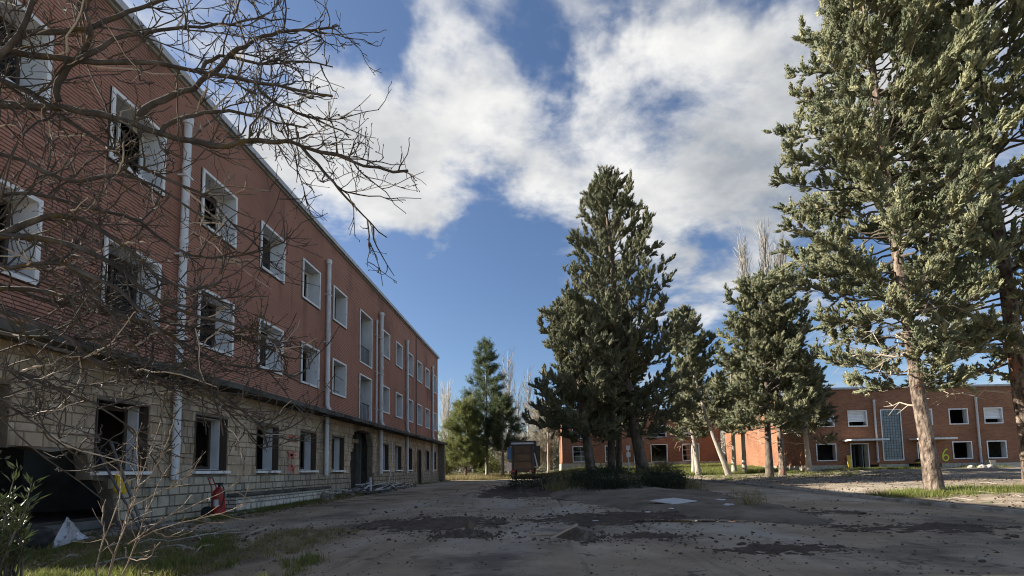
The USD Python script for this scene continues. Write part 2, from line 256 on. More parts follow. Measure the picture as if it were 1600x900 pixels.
mat('glass_block', [(.10, .13, .14), (.17, .20, .21)], scale=3, rough=.18, spec=.6)
for nm, c1, c2, sc in (('brick_far', (.30, .137, .074), (.215, .092, .049), 1.0),):
    MATS[nm] = usdkit.material(stage, '/World/Looks/' + nm, {
        'g': ('geometry', {}), 'sp': ('separate_xyz', {}), 'ad': ('math', {'math_type': 'add'}), 'cb': ('combine_xyz', {}),
        'b': ('brick_texture', {'color1': c1, 'color2': c2, 'mortar': (.13, .08, .055), 'scale': 1.0, 'mortar_size': .007, 'mortar_smooth': .3, 'brick_width': .25, 'row_height': .07, 'bias': -.1}),
        'n': ('noise_texture', {'scale': .5, 'detail': 6.0}), 'mr': ('map_range', {'from_min': .35, 'from_max': .7, 'to_min': .78, 'to_max': 1.12, 'clamp': True}), 'mu': ('mix', {'mix_type': 'multiply', 'fac': 1.0}),
        'bp': ('bump', {'strength': .6, 'distance': .01, 'invert': True}), 'p': ('principled_bsdf', {'roughness': .88, 'specular_ior_level': .25})},
        [('g.position', 'sp.vector'), ('sp.x', 'ad.value1'), ('sp.y', 'ad.value2'), ('ad.value', 'cb.x'), ('sp.z', 'cb.y'), ('cb.vector', 'b.vector'), ('g.position', 'n.vector'), ('n.fac', 'mr.value'),
         ('b.color', 'mu.color1'), ('mr.result', 'mu.color2'), ('mu.color', 'p.base_color'), ('b.fac', 'bp.height'), ('bp.normal', 'p.normal')], surface='p.BSDF')
MATS['pane'] = usdkit.material(stage, '/World/Looks/pane', {'f': ('fresnel', {'IOR': 1.5}), 't': ('transparent_bsdf', {'color': (.86, .92, .95)}), 'g': ('glossy_bsdf', {'roughness': .03, 'color': (1, 1, 1)}), 'm': ('mix_closure', {})},
                               [('f.fac', 'm.fac'), ('t.BSDF', 'm.closure1'), ('g.BSDF', 'm.closure2')], surface='m.closure')

# ------------------------------------------------------------------ terrain and road
def relief(x, y):
    x, y = np.asarray(x, float), np.asarray(y, float)
    z = -.19 + .19 * smooth(9, 24, y) + .10 * smooth(9.5, 13, x) * smooth(3, 12, y)
    z = z + .26 * smooth(14, 24, x) * smooth(18, 30, y)
    z = z + smooth(0, 5, x) * (.72 * smooth(32, 52, y)) * (1 - .5 * smooth(18, 24, x)) + .30 * smooth(40, 70, y)
    return z

def bumps(x, y, amp, sc, seed=3):
    p = np.stack([x * sc, y * sc, np.zeros_like(x)], -1); return amp * (meshkit.fbm(p, 4, seed) - .5) * 2

def sheet(xs, ys, zf, inside=None):
    X, Y = np.meshgrid(xs, ys); Z = zf(X, Y); n, m = X.shape
    v = np.stack([X, Y, Z], -1).reshape(-1, 3); i = (np.arange(n - 1)[:, None] * m + np.arange(m - 1)[None]).ravel()
    f = np.stack([i, i + 1, i + m + 1, i + m], 1)
    if inside is not None:
        c = v[f].mean(1); f = f[inside(c[:, 0], c[:, 1])]
        keep = np.unique(f); mp = np.zeros(len(v), int); mp[keep] = np.arange(len(keep)); v, f = v[keep], mp[f]
    return v, f

far = lambda a, b, n, k: np.sign(np.linspace(a, b, n)) * np.abs(np.linspace(a, b, n)) ** k
gx = np.unique(np.concatenate([np.arange(-20, 46, .6), far(-5, 5, 60, 3.9), ]))
gy = np.unique(np.concatenate([np.arange(-12, 64, .6), far(-5, 5, 60, 3.9)]))
in_road = lambda x, y: (x > -7.75) & (x < 9.3) & (y < 43)
struct('ground', sheet(gx, gy, lambda x, y: relief(x, y) + np.where(in_road(x, y), -.05, bumps(x, y, .04, .5)) ), 'terrain', smooth=True)
def ruts(x, y):
    """Wheel tracks worn into the dirty surface."""
    o = .5 * np.sin(y * .16) ; return sum(np.exp(-((x - c - o) / .20) ** 2) for c in (-3.9, -2.2, -1.3, .35, 6.3, 7.7))
struct('road', sheet(np.concatenate([np.arange(-7.8, 9.41, .12)]), np.concatenate([np.arange(-12, 3, .6), np.arange(3, 16, .12), np.arange(16, 30, .3), np.arange(30, 44, .6)]), lambda x, y: relief(x, y) + .004 + bumps(x, y, .012, .7, 5) - .022 * ruts(x, y)), 'asphalt', smooth=True)
struct('verge', sheet(np.arange(9.6, 34, .25), np.arange(2, 34.9, .25), lambda x, y: relief(x, y) + .05 + bumps(x, y, .05, .9, 9)), 'litter', smooth=True)
_ri = np.random.default_rng(55)
ISLAND = Polygon([(4.9, 8.5), (3.4, 9.9), (2.2, 12.3), (.9, 15.5), (.1, 19), (.2, 24), (1.4, 30), (3, 34), (5.6, 34), (6.4, 28), (6.2, 20), (5.7, 14), (5.5, 10.5)]).buffer(.6).buffer(-.6).buffer(.4)
ISLAND = Polygon([(x + a, y + b) for (x, y), a, b in zip([ISLAND.exterior.interpolate(q, True).coords[0] for q in np.linspace(0, 1, 220, endpoint=False)], _ri.normal(0, .11, 220), _ri.normal(0, .11, 220))]).buffer(0)
def island_z(x, y):
    from shapely import contains_xy, distance, points
    d = np.where(contains_xy(ISLAND, x, y), distance(points(x, y), ISLAND.exterior), 0)
    return relief(x, y) + .006 + .10 * smooth(0, .5, d) + .16 * smooth(.4, 2.4, d) * smooth(10, 17, y) + bumps(x, y, .045, 1.3, 12) * smooth(0, .5, d) + bumps(x, y, .03, 5.0, 14) * smooth(0, .3, d)
def isl_in(x, y):
    from shapely import contains_xy
    return contains_xy(ISLAND, x, y)
struct('planted_island', sheet(np.arange(-1, 7.4, .15), np.arange(7.5, 35, .15), island_z, isl_in), 'dirt', smooth=True)
gz = lambda x, y: float(relief(x, y)) + .004

rng = np.random.default_rng(7)
# kerbs: single stones along the right side of the road, and the gutter line under the long facade
kerb = thing('kerb', 'long low concrete kerb along the right side of the road', 'kerb', (9.45, 18, 0))
y = 3.0
while y < 42:
    ln = 1.0; m = MB(); z = float(relief(9.45, y + .5)) ; j = rng.normal(0, .006, 2)
    m.box((9.36 + j[0], y + .006, z - .1), (9.52 + j[0], y + ln - .006, z + .095 + j[1])); obj('kerb_stone', m, 'concrete', kerb); y += ln
ledge = thing('gutter_edge', 'broken mossy concrete edging at the foot of the long facade', 'edging', (-7.8, 20, 0))
y = 5.5
while y < 39.5:
    ln = rng.uniform(.8, 1.3)
    if rng.random() > .12:
        m = MB(); z = float(relief(-7.8, y)); m.obox((-7.82 + rng.normal(0, .02), y + ln / 2, z - .02), (.16, ln - .03, .16), rotz(rng.normal(0, .015)) @ rotx(rng.normal(0, .01))); obj('edge_stone', m, 'concrete', ledge)
    y += ln

# ------------------------------------------------------------------ the long three-storey building on the left
FX, Y0, Y1, ZR = -8.70, 6.15, 39.0, 10.72
col_top = [6.15 + .02, 8.69, 11.23, 13.75, 16.31, 18.84, None, 24.85, 27.35, 29.8, 32.25, 34.62, 37.0]
WTOP = [(y, y + 1.27, 7.45, 8.88) for y in col_top if y] + [(21.74, 23.28, 6.3, 8.88)]
WMID = [(y, y + 1.27, 4.25, 5.70) for y in col_top if y] + [(21.74, 23.28, 3.42, 5.66)]
WGND = [(y, y + 1.18, .98, 2.42) for y in (8.70, 11.28, 13.79, 16.36, 18.92, 24.92, 27.38, 29.8, 34.66, 37.02)]
EXTRA = sbox(6.3, 1.0, 7.22, 2.42)
DOORS = [(32.3, 33.52, -.02, 2.42), (20.95, 23.6, -.2, 2.85)]
rect = lambda r: sbox(r[0], r[2], r[1], r[3])
BREAK = Polygon([(6.3, -.3), (6.3, 1.38), (7.0, 1.34), (7.45, 1.42), (7.9, 1.33), (8.3, 1.40), (8.55, 1.30), (8.63, 1.02), (8.62, .82), (8.95, .78), (9.12, .5), (9.22, .1), (9.35, -.3)])
GAP = Polygon([(20.85, -.3), (20.8, 1.1), (20.9, 2.2), (21.1, 2.75), (22.2, 2.95), (23.3, 2.85), (23.65, 2.2), (23.55, 1.2), (23.7, .4), (23.62, -.3)])
bld = thing('long_brick_building', 'long three-storey derelict red brick block with white window surrounds and pale stone ground floor', 'building', (FX, 22, 0))
upper = sbox(Y0, 3.3, Y1, ZR).difference(unary_union([rect(r) for r in WTOP + WMID]))
lower = sbox(Y0, -.6, Y1, 3.3).difference(unary_union([rect(r) for r in WGND + DOORS[:1]] + [BREAK, GAP, EXTRA]))
obj('upper_wall', wall_x(upper, FX - .30, FX - .020), 'mortar', bld)
obj('lower_wall', wall_x(lower, FX - .30, FX - .024), 'stone_joint', bld)
# end walls, back wall, roof, floors
m = MB(); m.box((-20, Y0, -.5), (FX - .30, Y0 + .3, ZR)); m.box((-20, Y1 - .3, -.5), (FX - .30, Y1, ZR)); m.box((-20.3, Y0, -.5), (-20, Y1, ZR)); obj('rear_and_end_walls', m, 'brick_far', bld)
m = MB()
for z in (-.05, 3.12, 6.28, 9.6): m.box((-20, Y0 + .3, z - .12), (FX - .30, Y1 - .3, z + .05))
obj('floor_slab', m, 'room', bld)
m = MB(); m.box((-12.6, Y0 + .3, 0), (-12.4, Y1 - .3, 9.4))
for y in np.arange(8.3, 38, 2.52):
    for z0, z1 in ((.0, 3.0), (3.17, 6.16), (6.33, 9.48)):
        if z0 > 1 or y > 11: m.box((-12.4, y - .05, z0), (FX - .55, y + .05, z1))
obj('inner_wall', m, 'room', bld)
m = MB(); m.box((-12.39, Y0 + .31, .005), (FX - .31, 10.6, .06)); m.box((-12.39, Y0 + .31, .06), (-12.36, 10.6, 2.9)); m.box((FX - .42, Y0 + .31, -.4), (FX - .302, 9.5, .0)); obj('burnt_room_lining', m, 'soot_and_shade', bld)  # near-black lining: the unlit depth behind the hole, painted as colour
m = MB(); m.box((-20.4, Y0 - .12, ZR), (FX + .13, Y1 + .12, ZR + .10)); rf = obj('roof', m, 'coping', bld)
m = MB(); m.box((FX + .131, Y0 - .12, ZR - .05), (FX + .15, Y1 + .12, ZR + .12)); m.box((FX - .02, Y0 - .1, ZR - .09), (FX + .05, Y1 + .1, ZR)); obj('roof_edge_strip', m, 'coping', rf)

def face_pieces(rows, holes, x, joint, jit, depth):
    """Wall facing pieces on the plane x (facing +x), cut round the holes: list of (y0, y1, z0, z1, front)."""
    out = []
    for z0, z1, cuts in rows:
        zc = (z0 + z1) / 2; blocked = []
        for h in holes:
            c = h.intersection(LineString([(-99, zc), (999, zc)]))
            for g in getattr(c, 'geoms', [c]):
                if not g.is_empty: blocked.append((g.bounds[0], g.bounds[2]))
        for a, b in zip(cuts[:-1], cuts[1:]):
            segs = [(a, b)]
            for p, q in blocked:
                segs = [s for u, w in segs for s in ((u, min(w, p)), (max(u, q), w)) if s[1] - s[0] > .03]
            for u, w in segs: out.append((u + joint / 2, w - joint / 2, z0, z1, x + rng.normal(0, jit)))
    return np.array(out)

def piece_mesh(q, back, bev=0.):
    """Five-sided blocks for rows q = (y0, y1, z0, z1, front)."""
    q = np.atleast_2d(q); k = len(q); v = np.zeros((k, 8, 3))
    e = bev
    for i, (yi, zi, fr) in enumerate([(0, 2, 0), (1, 2, 0), (1, 3, 0), (0, 3, 0), (0, 2, 1), (1, 2, 1), (1, 3, 1), (0, 3, 1)]):
        sgn_y, sgn_z = (1 if yi == 0 else -1), (1 if zi == 2 else -1)
        v[:, i, 0] = q[:, 4] if fr else back
        v[:, i, 1] = q[:, yi] + fr * e * sgn_y; v[:, i, 2] = q[:, zi] + fr * e * sgn_z
    f = np.array([(4, 5, 6, 7), (0, 1, 5, 4), (1, 2, 6, 5), (2, 3, 7, 6), (3, 0, 4, 7)])
    f = np.vstack([f[:, [0, 1, 2]], f[:, [0, 2, 3]]])
    return v.reshape(-1, 3), (np.arange(k)[:, None, None] * 8 + f[None]).reshape(-1, 3)

PITCH_B = .069
rows = []
for i in range(int((ZR - .1 - 3.36) / PITCH_B)):
    z = 3.36 + i * PITCH_B; o = (i % 2) * .125 + rng.normal(0, .008)
    rows.append((z, z + .051, np.concatenate([[Y0], np.arange(Y0 + .12 + o, Y1 - .05, .25), [Y1]])))
holes = [rect((r[0] - .07, r[1] + .07, r[2] - .07, r[3] + .07)) for r in WTOP + WMID]
bricks = face_pieces(rows, holes, FX, .006, .0022, .02)
near = np.argsort(np.hypot(bricks[:, 0], 2.0 * np.abs(bricks[:, 2] - 5.5) * (bricks[:, 2] > 0)))
sel = near[(bricks[near, 0] > 7.0)][:300]
for k in sel: obj('brick', piece_mesh(bricks[k], FX - .0205), 'brick', bld)
obj('brick_courses', piece_mesh(np.delete(bricks, sel, 0), FX - .0205), 'brick', bld, kind='stuff')

def ashlar(z0, z1, hs, w0, w1, y0=Y0, y1=Y1):
    r_, z = [], z0
    while z < z1 - .05:
        h = min(rng.choice(hs), z1 - z); h = z1 - z if z1 - z - h < .08 else h
        c = [y0]
        while c[-1] < y1 - w1: c.append(c[-1] + rng.uniform(w0, w1))
        r_.append((z, z + h - .010, np.array(c + [y1]))); z += h
    return r_
gh = [rect((r[0] - .02, r[1] + .02, r[2] - .09, r[3] + .02)) for r in WGND] + [rect((DOORS[0][0] - .02, DOORS[0][1] + .02, -1, 2.44)), BREAK.buffer(.02), GAP.buffer(.02), EXTRA]
st_hi = face_pieces(ashlar(.84, 3.15, [.15, .2, .26, .31], .13, .36), gh, FX, .014, .009, .03)
st_lo = face_pieces(ashlar(-.3, .84, [.12, .17, .2, .26], .14, .40), gh, FX + .035, .022, .010, .03)
o = np.argsort(st_hi[:, 0])
for k in o[:180]: obj('facing_stone', piece_mesh(st_hi[k], FX - .0245, .010), 'stone', bld)
obj('facing_stones_far', piece_mesh(st_hi[o[180:]], FX - .0245, .010), 'stone', bld, kind='stuff')
o = np.argsort(st_lo[:, 0])
for k in o[:120]: obj('base_stone', piece_mesh(st_lo[k], FX - .0245, .012), 'stone_rough', bld)
obj('base_stones_far', piece_mesh(st_lo[o[120:]], FX - .0245, .012), 'stone_rough', bld, kind='stuff')

def frame_x(y0, y1, z0, z1, w, x0, x1):
    return wall_x(sbox(y0 - w, z0 - w, y1 + w, z1 + w).difference(sbox(y0, z0, y1, z1)), x0, x1)
for i, (a, b, c, d) in enumerate(WTOP + WMID):
    t = .025
    w = obj('window', wall_x(sbox(a - .004, c - .004, b + .004, d + .004).difference(sbox(a + t, c + t, b - t, d - t)), FX - .52, FX + .012), 'plaster', bld)
    obj('frame', frame_x(a + t, b - t, c + t, d - t, .072, FX + .0125, FX + .045), 'white_paint', w)
    k = rng.random(); tall = (b - a) > 1.4
    if tall:
        m = MB()
        for yy in np.linspace(a + .08, b - .08, 9): m.box((FX - .10, yy - .008, c + .06), (FX - .085, yy + .008, c + .9))
        m.box((FX - .115, a + .04, c + .88), (FX - .075, b - .04, c + .92)); m.box((FX - .115, a + .04, c + .05), (FX - .075, b - .04, c + .09)); obj('railing', m, 'truck_dark', w)
        if i < len(WTOP): pass
    else:
        sash = wall_x(sbox(a + t, c + t, b - t, d - t).difference(sbox(a + t + .06, c + t + .06, (a + b) / 2 - .03, d - t - .06)).difference(sbox((a + b) / 2 + .03, c + t + .06, b - t - .06, d - t - .06)), FX - .50, FX - .455)
        obj('sash', sash, 'dark_wood' if k < .6 else 'white_paint', w)
        if k < .75:
            m = MB(); h = a if k < .45 else (a + b) / 2 - .03
            m.box((FX - .481, h + t + .055, c + t + .055), (FX - .475, h + (b - a) / 2 - .02, d - t - .055)); obj('pane', m, 'pane', w)
for (a, b, c, d) in WGND:
    w = obj('window', wall_x(sbox(a - .004, c - .004, b + .004, d + .004).difference(sbox(a + .02, c + .02, b - .02, d - .02)), FX - .20, FX - .0), 'dark_wood', bld)
    obj('inner_reveal', wall_x(sbox(a - .03, c - .03, b + .03, d + .03).difference(sbox(a + .05, c + .04, b - .05, d - .05)) if a > 9 else sbox(b - .05, c + .02, b + .03, d), FX - .50, FX - .21), 'plaster', w)
    if a < 30 or rng.random() < .5:
        m = MB()
        if abs(a - 13.79) < .1: m.box((FX - .05, a - .04, c - .075), (FX + .09, a + .5, c - .004)); m.box((FX - .05, a + .66, c - .075), (FX + .09, b + .04, c - .004))
        else: m.box((FX - .05, a - .06, c - .075), (FX + .09, b + .06, c - .004))
        obj('sill', m, 'white_paint', w)
    if rng.random() < .7:
        m = MB(); m.box((FX - .47, a + .055, c + .05), (FX - .43, a + .12, d - .06)); m.box((FX - .47, b - .12, c + .05), (FX - .43, b - .055, d - .06)); m.box((FX - .47, a + .12, c + .05), (FX - .43, b - .12, c + .12)); m.box((FX - .47, a + .12, d - .13), (FX - .43, b - .12, d - .06)); obj('sash', m, 'dark_wood', w)
a, b, c, d = DOORS[0]
dr = obj('door', wall_x(sbox(a, c, b, d).difference(sbox(a + .07, c - 1, b - .07, d - .07)), FX - .25, FX - .03), 'dark_wood', bld)
m = MB(); m.box((FX - .22, a + .075, c + .03), (FX - .17, b - .075, d - .075)); obj('leaf', m, 'dark_wood', dr)
# burnt side entrance: a sooty recess of rubble
m = MB(); m.box((FX - 1.0, 20.3, -.3), (FX - .8, 24.2, 3.1)); m.box((FX - .8, 20.55, -.3), (FX - .30, 20.8, 3.1)); m.box((FX - .8, 23.7, -.3), (FX - .30, 23.95, 3.1)); obj('burnt_recess', m, 'soot_and_shade', bld)
rr = face_pieces(ashlar(-.2, 2.6, [.18, .25, .3], .25, .5, 20.85, 23.6), [Polygon([(22.5, -.3), (22.45, 1.7), (22.8, 2.2), (23.6, 2.4), (23.6, -.3)])], FX - .70, .02, .02, .03)
for q in rr: obj('recess_stone', piece_mesh(q, FX - .80, .012), 'stone', bld)
# canopy slab between ground floor and brickwork, with a ragged lip
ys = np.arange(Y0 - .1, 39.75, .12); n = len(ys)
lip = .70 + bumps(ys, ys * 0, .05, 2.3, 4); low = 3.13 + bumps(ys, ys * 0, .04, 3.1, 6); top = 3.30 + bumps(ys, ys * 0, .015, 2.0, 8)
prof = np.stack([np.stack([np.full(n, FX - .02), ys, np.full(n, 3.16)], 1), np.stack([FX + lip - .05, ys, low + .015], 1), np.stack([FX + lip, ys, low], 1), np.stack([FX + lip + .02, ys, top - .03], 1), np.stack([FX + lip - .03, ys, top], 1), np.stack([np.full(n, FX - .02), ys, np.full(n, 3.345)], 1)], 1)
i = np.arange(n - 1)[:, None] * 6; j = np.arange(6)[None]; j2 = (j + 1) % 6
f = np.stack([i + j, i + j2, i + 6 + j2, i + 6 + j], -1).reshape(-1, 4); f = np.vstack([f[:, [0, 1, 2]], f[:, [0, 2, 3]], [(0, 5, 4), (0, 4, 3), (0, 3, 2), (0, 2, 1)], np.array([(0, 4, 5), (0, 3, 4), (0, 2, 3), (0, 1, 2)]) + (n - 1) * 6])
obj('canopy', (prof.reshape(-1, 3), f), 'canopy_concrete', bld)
m = MB(); m.box((FX - .3, 39.004, -.1), (FX + .55, 39.45, 3.15)); obj('end_pier', m, 'stone_joint', bld)
# downpipes
def downpipe(y, r, ztop, kink=True, lower=True):
    m = MB(); x = FX + .04 + r
    p = [(x, y, ztop), (x, y, 3.75), (x + .01, y, 3.58), (x + .07, y, 3.46), (x + .12, y, 3.36)] if kink else [(x, y, ztop), (x, y, 3.36)]
    m.tube(p, r, 12)
    for z in np.arange(4.6, ztop, 1.9): m.tube([(x, y, z), (x, y, z + .14)], r * 1.14, 12)
    m.tube([(x, y, ztop - .02), (x, y, ztop + .16)], r * 1.35, 12)
    pp = obj('downpipe', m, 'pipe_white', bld, smooth=40)
    if lower:
        m = MB(); m.tube([(x, y, 3.14), (x, y, .78)], r, 12); m.tube([(x, y, 1.6), (x, y, 1.74)], r * 1.14, 12); obj('lower_pipe', m, 'pipe_white', pp, smooth=40)
    m = MB()
    for z in (4.2, 6.2, 8.2): m.box((FX, y - r - .03, z), (x + r + .01, y + r + .03, z + .04))
    obj('bracket', m, 'pipe_white', pp)
for y, r, zt in ((10.52, .085, 9.6), (18.15, .085, 9.55), (24.42, .105, 9.5), (29.46, .085, 9.4), (36.65, .085, 9.3)): downpipe(y, r, zt)
downpipe(23.85, .05, 8.9, False, False)
m = MB(); m.box((FX + .001, 31.93, 3.36), (FX + .03, 32.03, ZR - .1)); obj('expansion_joint', m, 'soot_and_shade', bld)
# red spray marks on the stone
def strokes(name, lines, mt, x, w, parent):
    for ln in lines:
        g = LineString(ln).buffer(w, cap_style='round'); obj(name, wall_x(g, x, x + .004), mt, parent)
strokes('spray_mark', [[(15.5, 2.15), (15.9, 2.2), (16.02, 2.17)], [(15.55, 2.02), (16.0, 2.0)], [(15.56, 1.62), (15.98, 1.4)], [(15.58, 1.38), (15.96, 1.64)], [(15.62, 1.51), (16.05, 1.53)], [(15.5, 1.02), (15.9, 1.0), (16.02, 1.12), (15.6, 1.15)], [(15.75, 1.2), (15.95, .9)]], 'graffiti_red', FX + .010, .035, bld)

# ------------------------------------------------------------------ low planter of rough stone in front of it
pl = thing('stone_planter', 'low planter wall of pale irregular stones with dark capping below the ground-floor windows', 'planter', (-8.3, 15, -.2))
px0, px1, py0, py1 = FX + .06, -8.16, 12.15, 17.55
m = MB(); m.box((px1 - .22, py0 + .03, -.4), (px1 - .03, py1, .27)); m.box((px0, py0 + .03, -.4), (px1 - .22, py0 + .2, .27)); obj('core', m, 'stone_joint', pl)
for q in face_pieces(ashlar(-.3, .27, [.11, .15, .19], .14, .36, py0, py1), [], px1, .025, .010, .03): obj('stone', piece_mesh(q, px1 - .034, .014), 'planter_stone', pl)
for q in face_pieces(ashlar(-.3, .27, [.11, .15, .19], .14, .3, px0, px1), [], 0, .025, .010, .03):
    v, f = piece_mesh(q, -.04, .014); v = np.stack([v[:, 1], py0 - v[:, 0], v[:, 2]], 1); obj('stone', (v, f), 'planter_stone', pl)
y = py0 - .03
while y < py1:
    ln = min(rng.uniform(.55, .95), py1 + .02 - y)
    if ln > .1:
        mm = MB(); mm.obox(((px1 - .11), y + ln / 2, .315 + rng.normal(0, .006)), (.34, ln - .015, .075), rotx(rng.normal(0, .008))); obj('capping_stone', mm, 'canopy_concrete', pl)
    y += ln
m = MB(); m.box((px0, py0 + .2, -.3), (px1 - .22, py1, .16)); obj('soil', m, 'dirt', pl)

# ------------------------------------------------------------------ two-storey brick buildings to the right and in the middle distance
def frame_y(x0, x1, z0, z1, w, y0, y1): return wall_y(sbox(x0 - w, z0 - w, x1 + w, z1 + w).difference(sbox(x0, z0, x1, z1)), y0, y1)
def two_storey(b, xa, xb, yf, yb, zb, zr, wins, doors, blocks):
    op = unary_union([sbox(w[0], w[2], w[1], w[3]) for w in wins + doors + blocks])
    obj('front_wall', wall_y(sbox(xa, zb + .42, xb, zr).difference(op), yf, yf + .3), 'brick_far', b)
    m = MB(); m.box((xa, yf + .3, zb - .5), (xa + .3, yb, zr)); m.box((xb - .3, yf + .3, zb - .5), (xb, yb, zr)); m.box((xa + .3, yb - .3, zb - .5), (xb - .3, yb, zr)); obj('side_and_rear_walls', m, 'brick_far', b)
    m = MB(); m.box((xa - .1, yf - .1, zr), (xb + .1, yb + .1, zr + .14)); r = obj('roof', m, 'coping', b)
    m = MB(); m.box((xa - .12, yf - .135, zr + .03), (xb + .12, yf - .101, zr + .16)); obj('roof_edge_strip', m, 'coping', r)
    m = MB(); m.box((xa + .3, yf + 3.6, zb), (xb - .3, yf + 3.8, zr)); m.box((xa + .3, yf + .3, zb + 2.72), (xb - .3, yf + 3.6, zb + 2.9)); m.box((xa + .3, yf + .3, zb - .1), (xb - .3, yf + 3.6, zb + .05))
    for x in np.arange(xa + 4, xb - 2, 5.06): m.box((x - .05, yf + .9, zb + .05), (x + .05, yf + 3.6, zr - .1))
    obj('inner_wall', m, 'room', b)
    x = xa - .03
    while x < xb:
        ln = min(rng.uniform(.5, .9), xb + .03 - x)
        blocked = any(d[0] - .08 < x + ln and d[1] + .08 > x for d in doors)
        if not blocked and ln > .12:
            m = MB(); m.box((x + .006, yf - .05 + rng.normal(0, .005), zb - .4), (x + ln - .006, yf + .1, zb + .42)); obj('plinth_stone', m, 'stone_rough', b)
        x += ln
    m = MB(); m.box((xa - .05, yf - .02, zb - .4), (xa - .001, yb, zb + .42)); obj('side_plinth', m, 'stone_rough', b)
    for (x0, x1, z0, z1, kind) in wins:
        w = obj('window', wall_y(sbox(x0 - .004, z0 - .004, x1 + .004, z1 + .004).difference(sbox(x0 + .03, z0 + .03, x1 - .03, z1 - .03)), yf - .006, yf + .34), 'plaster', b)
        obj('frame', frame_y(x0 + .03, x1 - .03, z0 + .03, z1 - .03, .075, yf - .035, yf - .0065), 'white_paint', w)
        if kind == 's':
            for zz in np.arange(z0 + .33, z1 - .04, .11):
                m = MB(); m.box((x0 + .035, yf + .12, zz), (x1 - .035, yf + .14, zz + .10)); obj('shutter_slat', m, 'shutter', w)
        elif kind == 'h':
            for zz in np.arange(z1 - .04 - .11 * 4, z1 - .04, .11):
                m = MB(); m.box((x0 + .035, yf + .12, zz), (x1 - .035, yf + .14, zz + .10)); obj('shutter_slat', m, 'shutter', w)
        elif kind == 'g':
            m = MB(); xs = np.linspace(x0 + .03, x1 - .03, 3)
            for a in xs: m.box((a - .025, yf + .2, z0 + .03), (a + .025, yf + .25, z1 - .03))
            for a in np.linspace(z0 + .05, z1 - .05, 4): m.box((x0 + .03, yf + .205, a - .02), (x1 - .03, yf + .245, a + .02))
            obj('sash', m, 'truck_pale', w); m = MB(); m.box((x0 + .03, yf + .222, z0 + .03), (x1 - .03, yf + .228, z1 - .03)); obj('pane', m, 'pane', w)
    for (x0, x1, z0, z1, kind) in doors:
        d = obj('doorway', wall_y(sbox(x0 - .004, z0 - .004, x1 + .004, z1 + .004).difference(sbox(x0 + .07, z0 - 1, x1 - .07, z1 - .07)), yf - .03, yf + .4), 'white_paint', b)
        m = MB(); m.obox((x1 - .10, yf + .75, (z0 + z1) / 2), (.04, .75, z1 - z0 - .1), rotz(-.25)); obj('door_leaf', m, 'truck_pale', d)
        m = MB(); m.box((x0 - .55, yf - 1.0, z1 + .15), (x1 + .85, yf + .05, z1 + .27)); obj('door_canopy', m, 'white_paint', b)
    for (x0, x1, z0, z1, kind) in blocks:
        w = obj('glass_block_panel', frame_y(x0, x1, z0, z1, .07, yf - .03, yf + .2), 'white_paint', b)
        m = MB(); m.box((x0, yf + .06, z0), (x1, yf + .12, z1)); obj('joint_grid', m, 'mortar', w)
        m = MB(); nx, nz = 7, int((z1 - z0) / .2)
        for a in range(nx):
            for c in range(nz):
                dx, dz = (x1 - x0) / nx, (z1 - z0) / nz; m.box((x0 + a * dx + .014, yf + .03, z0 + c * dz + .014), (x0 + (a + 1) * dx - .014, yf + .061, z0 + (c + 1) * dz - .014))
        obj('glass_blocks', m, 'glass_block', w, kind='stuff')

def pipe_y(b, x, yf, z0, z1, r=.07, kick=.25):
    m = MB(); y = yf - .05 - r; m.tube([(x, y, z1), (x, y, z0 + .35), (x + .02, y, z0 + .26), (x - kick * .4, y - .1, z0 + .08)], r, 10); m.tube([(x, y, z1 - .03), (x, y, z1 + .12)], r * 1.35, 10)
    for z in np.arange(z0 + 1.2, z1, 1.6): m.tube([(x, y, z), (x, y, z + .1)], r * 1.15, 10)
    obj('downpipe', m, 'pipe_white', b, smooth=40)

RZ = .36
rb = thing('two_storey_brick_building', 'two-storey red brick block with glass-block panel and two canopied doors on the right', 'building', (30, 35, RZ))
uw = [(21.0, 22.4, 3.72, 4.86, 's'), (23.5, 24.86, 3.7, 4.85, 's'), (28.6, 29.7, 3.72, 4.86, 's'), (31.0, 32.33, 3.72, 4.84, 'o'), (33.58, 34.88, 3.74, 4.86, 's'), (36.1, 37.4, 3.74, 4.86, 'h'), (38.65, 39.95, 3.74, 4.86, 's'), (41.2, 42.5, 3.74, 4.86, 's')]
lw = [(21.0, 22.42, 1.14, 2.37, 'o'), (31.07, 32.43, 1.12, 2.36, 'o'), (33.6, 34.95, 1.12, 2.36, 'o'), (36.1, 37.45, 1.12, 2.36, 'o'), (38.65, 40.0, 1.12, 2.36, 'o')]
two_storey(rb, 20.4, 44.0, 35.0, 50.4, RZ, 6.5, uw + lw, [(23.5, 24.86, RZ - .02, 2.4, 'd'), (28.45, 29.75, RZ - .02, 2.4, 'd')], [(25.97, 27.36, 1.12, 4.86, 'b')])
pipe_y(rb, 25.42, 35.0, RZ + .5, 5.55); pipe_y(rb, 32.95, 35.0, RZ + .3, 5.6); pipe_y(rb, 40.6, 35.0, RZ + .3, 5.6)
six = [(30.62, 1.84), (30.45, 1.72), (30.32, 1.5), (30.27, 1.27), (30.30, 1.08), (30.42, .98), (30.58, .99), (30.68, 1.1), (30.69, 1.27), (30.60, 1.39), (30.45, 1.40), (30.31, 1.28)]
m = wall_y(LineString(six).buffer(.045), 34.99, 34.996); obj('painted_six', m, 'graffiti_green', rb, label='large yellow-green numeral six sprayed on the brick')
CZ = 1.02
cb = thing('garden_brick_building', 'sunlit two-storey brick block half hidden behind the dark trees, with large windows', 'building', (11, 51, CZ))
